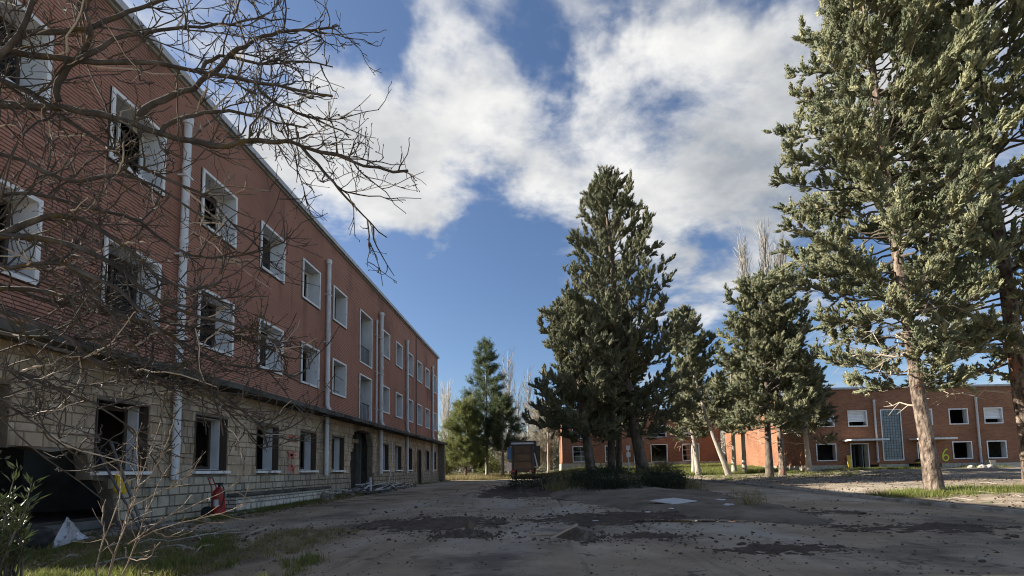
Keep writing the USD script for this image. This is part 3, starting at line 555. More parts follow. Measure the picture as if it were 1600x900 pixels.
cw = [(3.8, 5.6, 1.6, 3.32, 'g'), (7.4, 9.2, 1.6, 3.32, 'g'), (12.48, 14.25, 1.52, 3.36, 'o'), (15.95, 17.75, 1.52, 3.36, 'g'), (3.8, 5.6, 4.2, 5.5, 'g'), (7.4, 9.2, 4.2, 5.5, 'g'), (12.5, 14.2, 4.2, 5.5, 'g'), (15.95, 17.7, 4.2, 5.5, 's')]
two_storey(cb, 2.6, 20.2, 51.0, 60, CZ, 7.2, cw, [], [])
pipe_y(cb, 10.6, 51.0, CZ + .3, 6.4)

# ------------------------------------------------------------------ vegetation
def quats(d, rnd):
    """Quaternions (w, x, y, z) that turn +z to the directions d, with a random spin."""
    d = unit(d); a = rnd.uniform(0, 2 * np.pi, len(d)); h = np.stack([-d[:, 1], d[:, 0], np.zeros(len(d)), 1 + d[:, 2]], 1)
    h[h[:, 3] < 1e-4] = (1, 0, 0, 0); h /= np.linalg.norm(h, axis=1, keepdims=True)
    x, y, z, w = h.T; c, s = np.cos(a / 2), np.sin(a / 2)
    return np.stack([w * c - z * s, x * c + y * s, y * c - x * s, w * s + z * c], 1)

def scatter(name, parent, protos, mt, pos, dirs, scale, seed=0, kind='stuff', label=None, cat=None):
    """A PointInstancer of the prototype meshes at the world positions pos."""
    rnd = np.random.default_rng(seed + 900); pp = where(parent); path = numbered(pp, name); b = base_of[pp]
    pos = np.asarray(pos, float)
    pi = UsdGeom.PointInstancer.Define(stage, path); rel = pi.CreatePrototypesRel()
    for k, (v, f) in enumerate(protos):
        p = path + '/' + ('spray' if k == 0 else f'spray_{k:03d}'); usdkit.mesh(stage, p, (v, f), MATS[mt]); rel.AddTarget(p)
    pi.CreateProtoIndicesAttr(Vt.IntArray.FromNumpy(rnd.integers(0, len(protos), len(pos)).astype(np.int32)))
    pi.CreatePositionsAttr(Vt.Vec3fArray.FromNumpy((pos - b).astype(np.float32)))
    q = quats(dirs, rnd).astype(np.float16); pi.CreateOrientationsAttr(Vt.QuathArray([Gf.Quath(float(w), float(x), float(y), float(z)) for w, x, y, z in q]))
    s = np.asarray(scale, float); s = np.repeat(s[:, None], 3, 1) if s.ndim == 1 else s
    pi.CreateScalesAttr(Vt.Vec3fArray.FromNumpy(s.astype(np.float32)))
    return tag(pi, label, cat, None, kind)

def leaflets(p, d, ln, wd, rnd, droop=0.):
    """Two-triangle leaves at p along d."""
    d = unit(d); s = unit(np.cross(d, rnd.normal(size=d.shape))); nn = np.cross(d, s); ln = np.broadcast_to(ln, len(p))[:, None]; wd = np.broadcast_to(wd, len(p))[:, None]
    v = np.stack([p, p + d * ln * .45 + s * wd / 2 + nn * wd * .12, p + d * ln - nn * ln * droop, p + d * ln * .45 - s * wd / 2 + nn * wd * .12], 1).reshape(-1, 3)
    i = np.arange(len(p))[:, None] * 4
    return v, np.vstack([i + [0, 1, 2], i + [0, 2, 3]])

def merge(parts):
    v, f, n = [], [], 0
    for a, b in parts: v.append(a); f.append(np.asarray(b) + n); n += len(a)
    return np.vstack(v), np.vstack(f)

def cypress_spray(seed, fingers=11):
    """A plume of short upturned ropes of scale leaves, about 0.45 m long."""
    r = np.random.default_rng(seed); out = []; lean = r.normal(0, .12, 2)
    for k in range(fingers):
        t = (k + r.uniform(0, .8)) / fingers; a = k * 2.4 + r.normal(0, .4); o = np.array([lean[0] * t, lean[1] * t, .30 * t]); sp = .62 * (1 - t) + .10
        d = unit(np.array([math.cos(a) * sp, math.sin(a) * sp, .75])); ln = r.uniform(.13, .21) * (1.1 - .35 * t); q = np.linspace(0, 1, 4)[:, None]
        P = o + d * ln * q + np.array([0, 0, .05]) * q ** 2 + r.normal(0, .008, (4, 3)); v, f = tube(P, np.array([.012, .034, .028, .003]) * r.uniform(.85, 1.25), 5, False); v = v + r.normal(0, .006, v.shape); out.append((v, f))
        p = P[r.integers(1, 4, 5)]; out.append(leaflets(p, d + r.normal(0, .7, (5, 3)), r.uniform(.05, .08, 5), .032, r))
    return merge(out)
def needle_spray(seed, n=34, ln=.24, wd=.022):
    r = np.random.default_rng(seed); t = r.uniform(0, 1, n)[:, None]
    return leaflets(np.array([0, 0, .45]) * t, np.concatenate([r.normal(0, .6, (n, 2)), r.uniform(.2, 1, (n, 1))], 1), ln, wd, r)
def leaf_spray(seed, n=26, size=.45, ln=.10, wd=.055):
    r = np.random.default_rng(seed); p = r.normal(0, size * .38, (n, 3)); return leaflets(p, r.normal(size=(n, 3)) + [0, 0, .4], ln, wd, r, .2)
def twig_spray(seed, n=9, size=.9):
    r = np.random.default_rng(seed); m = MB()
    for k in range(n):
        d = unit(np.array([*r.normal(0, .35, 2), 1])); p0 = r.normal(0, .06, 3); p0[2] = abs(p0[2]); m.tube([p0, p0 + d * size * r.uniform(.3, .6), p0 + (d + r.normal(0, .15, 3)) * size * r.uniform(.7, 1.1)], [.011, .008, .004], 3, False)
    return m.get()
def grass_tuft(seed, n=16, h=.22, spread=.09):
    r = np.random.default_rng(seed); v, f = [], []
    for k in range(n):
        b = np.array([*r.normal(0, spread, 2), 0]); a = r.uniform(0, 6.28); s = np.array([math.cos(a), math.sin(a), 0]) * .006; hh = h * r.uniform(.5, 1.15); o = np.array([*r.normal(0, .35, 2), 0]) * hh
        v += [b - s, b + s, b + o * .4 + [0, 0, hh * .6] + s * .7, b + o * .4 + [0, 0, hh * .6] - s * .7, b + o + [0, 0, hh]]; q = k * 5; f += [(q, q + 1, q + 2), (q, q + 2, q + 3), (q + 3, q + 2, q + 4)]
    return np.array(v), np.array(f)
CYP = [cypress_spray(s) for s in (1, 2, 3, 4)]; NEE = [needle_spray(s) for s in (5, 6, 7)]; LEA = [leaf_spray(s) for s in (8, 9, 10)]; TWG = [twig_spray(s) for s in (11, 12)]; GRA = [grass_tuft(s) for s in (13, 14, 15)]

def bezier(p0, p1, p2, n): t = np.linspace(0, 1, n)[:, None]; return (1 - t) ** 2 * p0 + 2 * t * (1 - t) * p1 + t ** 2 * p2

def conifer(name, label, base, H, env, cb=.15, lean=(0, 0), r0=.3, limbs=70, nb=9, ns=9, up=.45, elev=(-.1, .35), spray=CYP, leaf='cypress_leaf', bark='bark_pine', size=1., seed=0, side=(0, 0), dead=6, group=None, bmat='bark_dark', lower=None, cat='tree'):
    r = np.random.default_rng(seed); base = np.asarray(base, float); t_ = thing(name, label, cat, base, group)
    tt = np.linspace(0, 1, 14); wob = np.cumsum(r.normal(0, .035, (14, 2)), 0) * (H / 14) * .5; wob -= wob[0]
    tp = base + np.stack([lean[0] * (tt * (1.6 - .6 * tt)) + wob[:, 0], lean[1] * tt + wob[:, 1], tt * H], 1); tp[0, 2] -= .15
    rad = r0 * (1 - tt) ** .8 + .015; rad[0] *= 1.3; rad[1] *= 1.02
    v, f = tube(tp, rad, 14); lump = (meshkit.fbm(v * [3, 3, .9], 3, seed) - .5) * .22 * r0; c = np.repeat(tp, 14, 0); d = v[:len(c)] - c
    v[:len(c)] += unit(d) * lump[:len(c), None]; obj('trunk', (v, f), bark, t_, smooth=60)
    at = lambda h: np.array([np.interp(h, tt, tp[:, k]) for k in range(3)])
    eh, er = np.array(env).T; wood, pos, dirs, sc = MB(), [], [], []
    for i in range(limbs):
        h = cb + (1 - cb) * ((i + r.uniform(0, 1)) / limbs) ** .92 * .985; R = np.interp(h, eh, er) * r.uniform(.62, 1.1); az = i * 2.39996 + r.normal(0, .35)
        d = np.array([math.cos(az), math.sin(az), 0]); R *= 1 + side[0] * d[0] + side[1] * d[1]
        if R < .15: continue
        el = elev[0] + (elev[1] - elev[0]) * h + r.normal(0, .20); p0 = at(h); p2 = p0 + d * R + [0, 0, R * (math.sin(el) + up * .55)]; p1 = p0 + d * R * .55 + [0, 0, R * .5 * math.sin(el)]
        P = bezier(p0, p1, p2, 7); P[1:-1] += r.normal(0, .05 * R ** .5, (5, 3)); lr = .010 + .012 * R * (r0 / .3) ** .5
        wood.tube(P, np.linspace(lr, .006, 7), 5, False)
        if h < .9 and r.random() < .07: continue                      # a dead limb
        k = max(4, int(1.75 * nb * (.35 + .65 * R / max(er.max(), .1))))
        for t in np.linspace(.25, 1, k) + r.uniform(-.06, .06, k):
            t = min(max(t, .12), 1); q = (1 - t) ** 2 * p0 + 2 * t * (1 - t) * p1 + t * t * p2; fw = unit(2 * (1 - t) * (p1 - p0) + 2 * t * (p2 - p1)); bl = r.uniform(.3, .95) * (.5 + .2 * R ** .5) * (1.2 - .5 * t) * size
            sd = np.cross(fw, r.normal(size=3)); sd = unit(sd) * r.uniform(.2, 1.1); bd = unit(fw * .65 + sd * [1, 1, .8] + np.array([0, 0, up * r.uniform(0, 1.1)])); e = q + bd * bl; wood.tube([q, q + bd * bl * .6 + r.normal(0, .03, 3), e], [.011, .007, .003], 3, False)
            m_ = max(2, int(.55 * ns * r.uniform(.5, 1.15) * (.5 + .5 * t))); u = (np.arange(m_)[:, None] + r.uniform(0, .8, (m_, 1))) / m_
            pos.append(q + bd * bl * u + np.array([0, 0, .12]) * bl * u ** 2 + r.normal(0, .03 * size, (m_, 3))); dirs.append(bd * .8 + r.normal(0, .22, (m_, 3)) + [0, 0, .7 * up]); sc.append(r.uniform(.42, 1.02, m_) * size)
    for i in range(dead):                                             # bare pale limbs below the crown
        h = r.uniform(.6, 1.7) * cb + .02; az = r.uniform(0, 6.28); R = np.interp(cb + .05, eh, er) * r.uniform(.4, .8); d = np.array([math.cos(az), math.sin(az), 0]); p0 = at(h); P = bezier(p0, p0 + d * R * .5 + [0, 0, .15 * R], p0 + d * R + [0, 0, r.uniform(-.3, .15) * R], 6); P[1:] += r.normal(0, .06, (5, 3))
        m = MB(); m.tube(P, np.linspace(.045, .010, 6) * (r0 / .3) ** .7, 6)
        for k in range(6):
            i_ = r.integers(2, 6); q = P[i_]; fw = unit(P[i_] - P[i_ - 1]); e = unit(fw + r.normal(0, .55, 3)) * r.uniform(.25, .6); m.tube([q, q + e * .5 + [0, 0, -.02], q + e + [0, 0, -.08 * r.random()]], [.011, .008, .004], 3)
        obj('dead_limb', m, 'twig_pale', t_)
    obj('limbs', wood, bmat, t_, kind='stuff')
    scatter('crown', t_, spray, leaf, np.vstack(pos), np.vstack(dirs), np.concatenate(sc), seed); return t_

def shrub(name, label, c, rad, n, protos, mt, seed, group=None, stems=5, sc=(.6, 1.2), cat='shrub'):
    r = np.random.default_rng(seed); c = np.asarray(c, float); t_ = thing(name, label, cat, c, group); rad = np.asarray(rad, float)
    cl = r.normal(size=(9, 3)); cl = unit(cl) * r.uniform(.3, .75, (9, 1)); k = r.integers(0, 9, n); p = cl[k] + r.normal(0, .22, (n, 3)); p[:, 2] = np.abs(p[:, 2] * .5 + .5); p = p * [1, 1, 1] * rad * [1, 1, 1] + c
    obj('stems', merge([tube([c + [*r.normal(0, .12, 2) * rad[:2], -.1], c + np.array([*r.normal(0, .25, 2), .4]) * rad, c + np.array([*r.normal(0, .45, 2), .95]) * rad], [.03, .02, .006], 5) for _ in range(stems)]), 'bark_dark', t_, kind='stuff')
    scatter('foliage', t_, protos, mt, p, (p - c) * [1, 1, .6] / rad + r.normal(0, .4, (n, 3)) + [0, 0, .3], r.uniform(*sc, n), seed); return t_

def gp(x, y, z=None): return (x, y, (float(relief(x, y)) if z is None else z))
ip = lambda x, y: (x, y, float(island_z(np.array([x * 1.0]), np.array([y * 1.0]))[0]))

# central group on the island
conifer('cypress_tree', 'tall dark cypress in the middle of the scene, tallest tree on the road island', ip(5.3, 23), 15.9, [(.05, 2.2), (.16, 3.3), (.3, 3.5), (.45, 3.15), (.6, 2.65), (.72, 2.15), (.82, 1.65), (.9, 1.1), (.96, .55), (1, .1)], cb=.17, lean=(-1.5, .3), r0=.28, limbs=150, nb=10, ns=9, up=.75, elev=(-.15, .55), leaf='cypress_dark', bark='bark_dark', seed=21, dead=3)
conifer('cypress_tree', 'dark leafy cypress left of the tallest one, overhanging the brush pile', ip(2.6, 22), 8.9, [(.05, 1.7), (.2, 2.6), (.4, 2.6), (.6, 2.0), (.8, 1.3), (1, .4)], cb=.2, lean=(-.9, .2), r0=.24, limbs=80, nb=10, ns=11, up=.6, leaf='cypress_dark', bark='bark_dark', seed=22, dead=0, side=(-.15, 0))
conifer('cypress_tree', 'slim dark-trunked cypress just left of the tallest trunk', ip(3.7, 23.6), 9.5, [(.1, 1.6), (.25, 2.4), (.5, 2.2), (.75, 1.5), (1, .3)], cb=.24, lean=(.1, .2), r0=.2, limbs=60, nb=9, ns=10, up=.6, leaf='cypress_dark', bark='bark_dark', seed=23, dead=0)
conifer('cypress_tree', 'slim cypress at the back of the road island, between the darker trunks', ip(4.5, 26), 8.5, [(.1, 1.6), (.3, 2.3), (.6, 1.9), (1, .3)], cb=.26, lean=(.2, .1), r0=.18, limbs=50, nb=9, ns=10, up=.6, leaf='cypress_dark', bark='bark_dark', seed=24, dead=0)
# leaning and clustered trees before the brick walls
conifer('cypress_tree', 'cypress with a pale trunk leaning left, before the far brick wall', gp(13.6, 33), 12.2, [(.1, 1.6), (.25, 2.3), (.5, 2.0), (.75, 1.5), (1, .3)], cb=.27, lean=(-3.0, .2), r0=.17, limbs=80, nb=10, ns=10, up=.65, seed=31, bark='bark_pale', dead=6)
conifer('cypress_tree', 'grey-green bushy cypress beside the leaning pale trunk, low skirt of branches', gp(12.6, 36.5), 9.0, [(.08, 1.5), (.3, 2.0), (.6, 1.5), (1, .3)], cb=.3, lean=(-.6, 0), r0=.2, limbs=55, nb=9, ns=9, up=.5, seed=32, bark='bark_pale', dead=3)
conifer('cypress_tree', 'broad round-topped cypress on twin trunks left of the right-hand brick block', gp(13.9, 28), 12.2, [(.1, 1.4), (.28, 2.7), (.45, 2.9), (.65, 2.5), (.82, 1.9), (.95, 1.0), (1, .4)], cb=.24, lean=(.2, 0), r0=.2, limbs=110, nb=11, ns=11, up=.5, seed=33, bark='bark_dark', dead=4)
conifer('cypress_tree', 'second trunk of the broad cypress pair, brown sunlit bark', gp(15.0, 28.6), 10.0, [(.1, 1.4), (.3, 2.5), (.5, 2.3), (.8, 1.4), (1, .3)], cb=.27, lean=(-.2, 0), r0=.18, limbs=60, nb=9, ns=9, up=.5, seed=34, bark='bark_pine', dead=3)
conifer('cypress_tree', 'small dark cypress touching the sunlit side wall of the brick block', gp(18.6, 32), 8.2, [(.1, 1.2), (.25, 1.7), (.5, 1.6), (.8, 1.0), (1, .3)], cb=.3, lean=(-.2, 0), r0=.18, limbs=60, nb=9, ns=10, up=.2, elev=(-.45, .2), seed=35, bark='bark_pale', leaf='cypress_dark', dead=5)
for k, (x, y, h, lb) in enumerate([(15.6, 37, 9.2, 'pale thin-trunked tree behind the twin-trunk cypress, left one'), (16.7, 37.6, 9.8, 'pale thin-trunked tree behind the twin-trunk cypress, right one'), (12.9, 38.5, 8.0, 'slender pale trunk standing behind the leaning cypress')]):
    conifer('cypress_tree', lb, gp(x, y), h, [(.1, 1.0), (.3, 1.7), (.6, 1.5), (1, .3)], cb=.33, lean=(.1, 0), r0=.17, limbs=42, nb=8, ns=9, up=.5, seed=36 + k, bark='bark_pale', dead=3)
# the two big trees at the right edge
conifer('cypress_tree', 'huge cypress with reddish flaking trunk leaning left, right of the road', gp(11.46, 13.6, .06), 19.5, [(.06, 1.2), (.2, 2.4), (.32, 3.0), (.45, 2.8), (.6, 2.4), (.75, 1.7), (1, .3)], cb=.15, lean=(-.68, .4), r0=.172, limbs=195, nb=12, ns=10, size=.85, up=.5, elev=(-.25, .4), seed=41, dead=12, side=(-.05, 0))
conifer('cypress_tree', 'huge cypress with straight banded trunk at the right edge of the view', gp(14.78, 14.0, .08), 20, [(.06, 1.2), (.2, 3.0), (.35, 3.6), (.55, 3.6), (.8, 2.6), (1, .4)], cb=.18, lean=(-.55, .3), r0=.22, limbs=190, nb=12, ns=10, size=.85, up=.5, elev=(-.35, .4), seed=42, dead=8)
# background conifer and shrubs beyond the road end
conifer('pine_tree', 'tall layered pine beyond the far end of the long building', gp(-5.4, 47), 14.3, [(.05, 1.5), (.15, 2.4), (.3, 2.5), (.5, 2.1), (.7, 1.45), (.85, .8), (1, .12)], cb=.2, r0=.17, limbs=80, nb=9, ns=10, up=.25, elev=(-.1, .25), spray=NEE, leaf='pine_leaf', seed=51, dead=3, size=1.35, bark='bark_pale')
conifer('pine_tree', 'yellow-green bushy young pine at the foot of the tall layered pine', gp(-7.2, 44.5), 7.2, [(.05, 2.0), (.3, 2.5), (.6, 2.0), (1, .5)], cb=.12, r0=.14, limbs=70, nb=9, ns=12, up=.35, spray=NEE, leaf='shrub_leaf', seed=52, dead=0, size=1.3)
conifer('pine_tree', 'pale slim-trunked pine left of the parked truck', gp(-3.6, 45), 8.0, [(.1, 1.4), (.4, 1.9), (.7, 1.3), (1, .3)], cb=.32, r0=.14, limbs=46, nb=8, ns=11, up=.3, spray=NEE, leaf='pine_leaf', seed=53, dead=2, size=1.3, bark='bark_pale')
conifer('pine_tree', 'slim pine with bare brown trunk right of the truck, beyond the grass', gp(1.1, 56), 8.6, [(.1, 1.5), (.5, 2.2), (.8, 1.6), (1, .4)], cb=.5, r0=.16, limbs=40, nb=8, ns=10, up=.3, spray=NEE, leaf='dry_leaf', seed=54, dead=2, size=1.4, bark='bark_pale')

def poplar(name, label, base, H, W, seed, mt='poplar_bark', group=None, n=60):
    r = np.random.default_rng(seed); base = np.asarray(base, float); t_ = thing(name, label, 'tree', base, group); tt = np.linspace(0, 1, 9); P = base + np.stack([np.cumsum(r.normal(0, .05, 9)), np.cumsum(r.normal(0, .05, 9)), tt * H], 1)
    obj('trunk', tube(P, .17 * (1 - tt) + .03, 7), mt, t_, smooth=True); m = MB()
    for i in range(n):
        h = r.uniform(.12, .93); a = r.uniform(0, 6.28); L_ = H * r.uniform(.10, .26) * (1.1 - .6 * h); o = W * r.uniform(.3, 1) * (1 - .6 * h); p0 = np.array([np.interp(h, tt, P[:, k]) for k in range(3)]); d = np.array([math.cos(a), math.sin(a), 0])
        Q = bezier(p0, p0 + d * o * .8 + [0, 0, L_ * .25], p0 + d * o + [0, 0, L_], 5); m.tube(Q, np.linspace(.05, .016, 5), 4, False)
        for k in range(7): q = Q[r.integers(1, 5)]; e = d * r.normal(.1, .25) + r.normal(0, .12, 3); m.tube([q, q + e * .5 + [0, 0, .35], q + e + [0, 0, r.uniform(.6, 1.3)]], [.022, .016, .009], 3, False)
    obj('branches', m, mt, t_, kind='stuff'); return t_

def clone(src, loc, label, group, rz=0., s=1.):
    name = src.GetName(); x = UsdGeom.Xform.Define(stage, numbered('/World', name.rstrip('0123456789').rstrip('_')))
    x.GetPrim().GetReferences().AddInternalReference(src.GetPath()); x.GetPrim().SetInstanceable(True)
    x.ClearXformOpOrder(); x.AddTranslateOp().Set(Gf.Vec3d(*map(float, loc))); x.AddRotateZOp().Set(float(rz)); x.AddScaleOp().Set(Gf.Vec3f(s, s, s))
    return tag(x, label, src.GetCustomDataByKey('category'), group)

p1 = poplar('poplar_tree', 'tallest bare poplar rising behind the round-topped cypress', gp(28.0, 54), 28.5, 1.5, 61, n=210)
poplar('poplar_tree', 'second bare poplar, left of the tallest, behind the round-topped cypress', gp(25.9, 55), 27.0, 1.3, 62, n=180)
poplar('poplar_tree', 'faint bare poplar between the round-topped cypress and the huge right tree', gp(31.5, 58), 28, 1.7, 63, n=210)
p2 = poplar('poplar_tree', 'bare poplar standing right behind the tall layered pine', gp(-4.2, 64), 17.5, 1.8, 64, n=85)
LBP = 'bare pale poplar in the row far beyond the road end'
for k, (x, y, s) in enumerate([(-1.5, 68, .9), (-9.5, 66, .72), (-12.5, 62, .75), (-7.0, 70, .85), (-15, 72, .85), (-18, 66, .8), (-11, 76, .8), (2.5, 74, .7), (-3.5, 78, .85), (-22, 74, .9)]):
    clone(p2, gp(x, y), LBP, 'bare poplars beyond the road end', rz=47 * k, s=s)
rs = np.random.default_rng(70)
sp = [(-10.5, 50, 1.7, 3.2, 'shrub_leaf', 'olive green thicket at the far end of the long building'), (-8.8, 56, 2.2, 4.4, 'dry_leaf', 'grey leafless thicket behind the young pine'), (-2.4, 52, 2.0, 4.2, 'dry_leaf', 'pale grey thicket right behind the truck'), (.2, 60, 2.6, 6.2, 'dry_leaf', 'tall pale grey bare thicket above the truck'), (-6.2, 54, 2.0, 3.6, 'shrub_leaf', 'green thicket under the tall layered pine'), (2.2, 66, 3.0, 5.5, 'pine_leaf', 'dark green bush beyond the slim brown pine'), (-14, 58, 3, 4.6, 'dry_leaf', 'brown thicket at the left beyond the building end')]
for k, (x, y, w, h, mt, lb) in enumerate(sp): shrub('thicket', lb, gp(x, y), (w, w, h), int(170 * w), LEA if mt != 'dry_leaf' else TWG + LEA[:1], mt, 80 + k, sc=(.9, 1.8))
# a wood that closes the view all round, far off
t_ = []
for x, y in zip(rs.uniform(-90, 130, 700), rs.uniform(82, 120, 700)): t_.append((x, y, float(relief(x, y))))
t_ = np.array(t_)
P = np.repeat(t_, 14, 0) + np.concatenate([rs.normal(0, 1.3, (len(t_) * 14, 2)), np.abs(rs.normal(0, 3.0, (len(t_) * 14, 1)))], 1)
scatter('distant_wood', None, [leaf_spray(s, 30, 1.6, .5, .26) for s in (91, 92)] + [twig_spray(93, 12, 2.4)], 'dry_leaf', P, rs.normal(0, .3, P.shape) + [0, 0, 1], rs.uniform(.8, 1.5, len(P)), 90)

# grasses
def grass(name, pts, mt, sc, seed, zf=None, protos=GRA):
    r = np.random.default_rng(seed); pts = np.asarray(pts); z = (zf or (lambda x, y: relief(x, y)))(pts[:, 0], pts[:, 1]); d = np.concatenate([r.normal(0, .12, (len(pts), 2)), np.ones((len(pts), 1))], 1)
    scatter(name, None, protos, mt, np.column_stack([pts, z]), d, r.uniform(sc[0], sc[1], len(pts)), seed)
r = np.random.default_rng(100)
def region(n, x0, x1, y0, y1, th=.5, sc=.5, seed=1):
    p = np.stack([r.uniform(x0, x1, n), r.uniform(y0, y1, n)], 1); k = meshkit.fbm(np.column_stack([p * sc, np.zeros(n)]), 3, seed); return p[k > th - r.uniform(0, .15, n)]
grass('meadow_grass', np.vstack([region(9000, 6.5, 20, 36.5, 50.8, .38), region(5000, -1, 6.5, 44, 50.8, .4)]), 'grass_blade', (.7, 1.5), 101)
grass('rank_grass', np.vstack([region(6000, -14, -2.5, 40.5, 56, .42), region(1500, -2, 4, 43.5, 47, .5)]), 'grass_dry', (.9, 2.2), 102)
grass('verge_grass', np.vstack([np.column_stack([r.normal(12.3, .7, 380), r.normal(13.6, .45, 380)]), np.column_stack([r.normal(10.6, .4, 180), r.normal(13.4, .35, 180)]), np.column_stack([r.normal(15.0, .8, 300), r.normal(13.6, .5, 300)]), region(1500, 18, 34, 33.4, 34.7, .5), region(700, 9.7, 20, 24, 34, .6)]), 'grass_blade', (.45, 1.0), 103, lambda x, y: relief(x, y) + .05)
grass('island_weeds', np.vstack([np.column_stack([r.normal(5.2, .6, 350), r.normal(20.5, 1.0, 350)]), region(900, .4, 6, 17, 33, .48), np.column_stack([r.normal(4.9, .07, 5), r.normal(11.0, .07, 5)])]), 'grass_dry', (.8, 2.2), 104, lambda x, y: island_z(x, y))
edge = np.column_stack([np.clip(r.normal(-7.72, .16, 2600), -8.1, -7.2), r.uniform(6, 20, 2600)]); edge = edge[meshkit.fbm(np.column_stack([edge * .9, edge[:, :1] * 0]), 3, 5) > .5]
grass('gutter_grass', np.vstack([edge, region(500, -8.1, -7.6, 20, 39, .5)]), 'grass_blade', (.25, .6), 105)
near = np.vstack([region(650, -7.6, -4.0, 5.0, 7.8, .60, 1.9), region(850, -6.3, -4.2, 3.2, 4.8, .46, 1.4), region(350, -4.6, -2.6, 3.4, 5.6, .58, 1.8)])
grass('dead_grass', np.vstack([region(1800, -7.6, -3.2, 3.4, 8.4, .46, 1.2), region(500, -7.9, -6.9, 7, 20, .5)]), 'grass_dry', (.2, .55), 107)
grass('lawn_grass', near, 'grass_blade', (.25, .8), 106, protos=[grass_tuft(s, 22, .2, .07) for s in (16, 17, 18)])

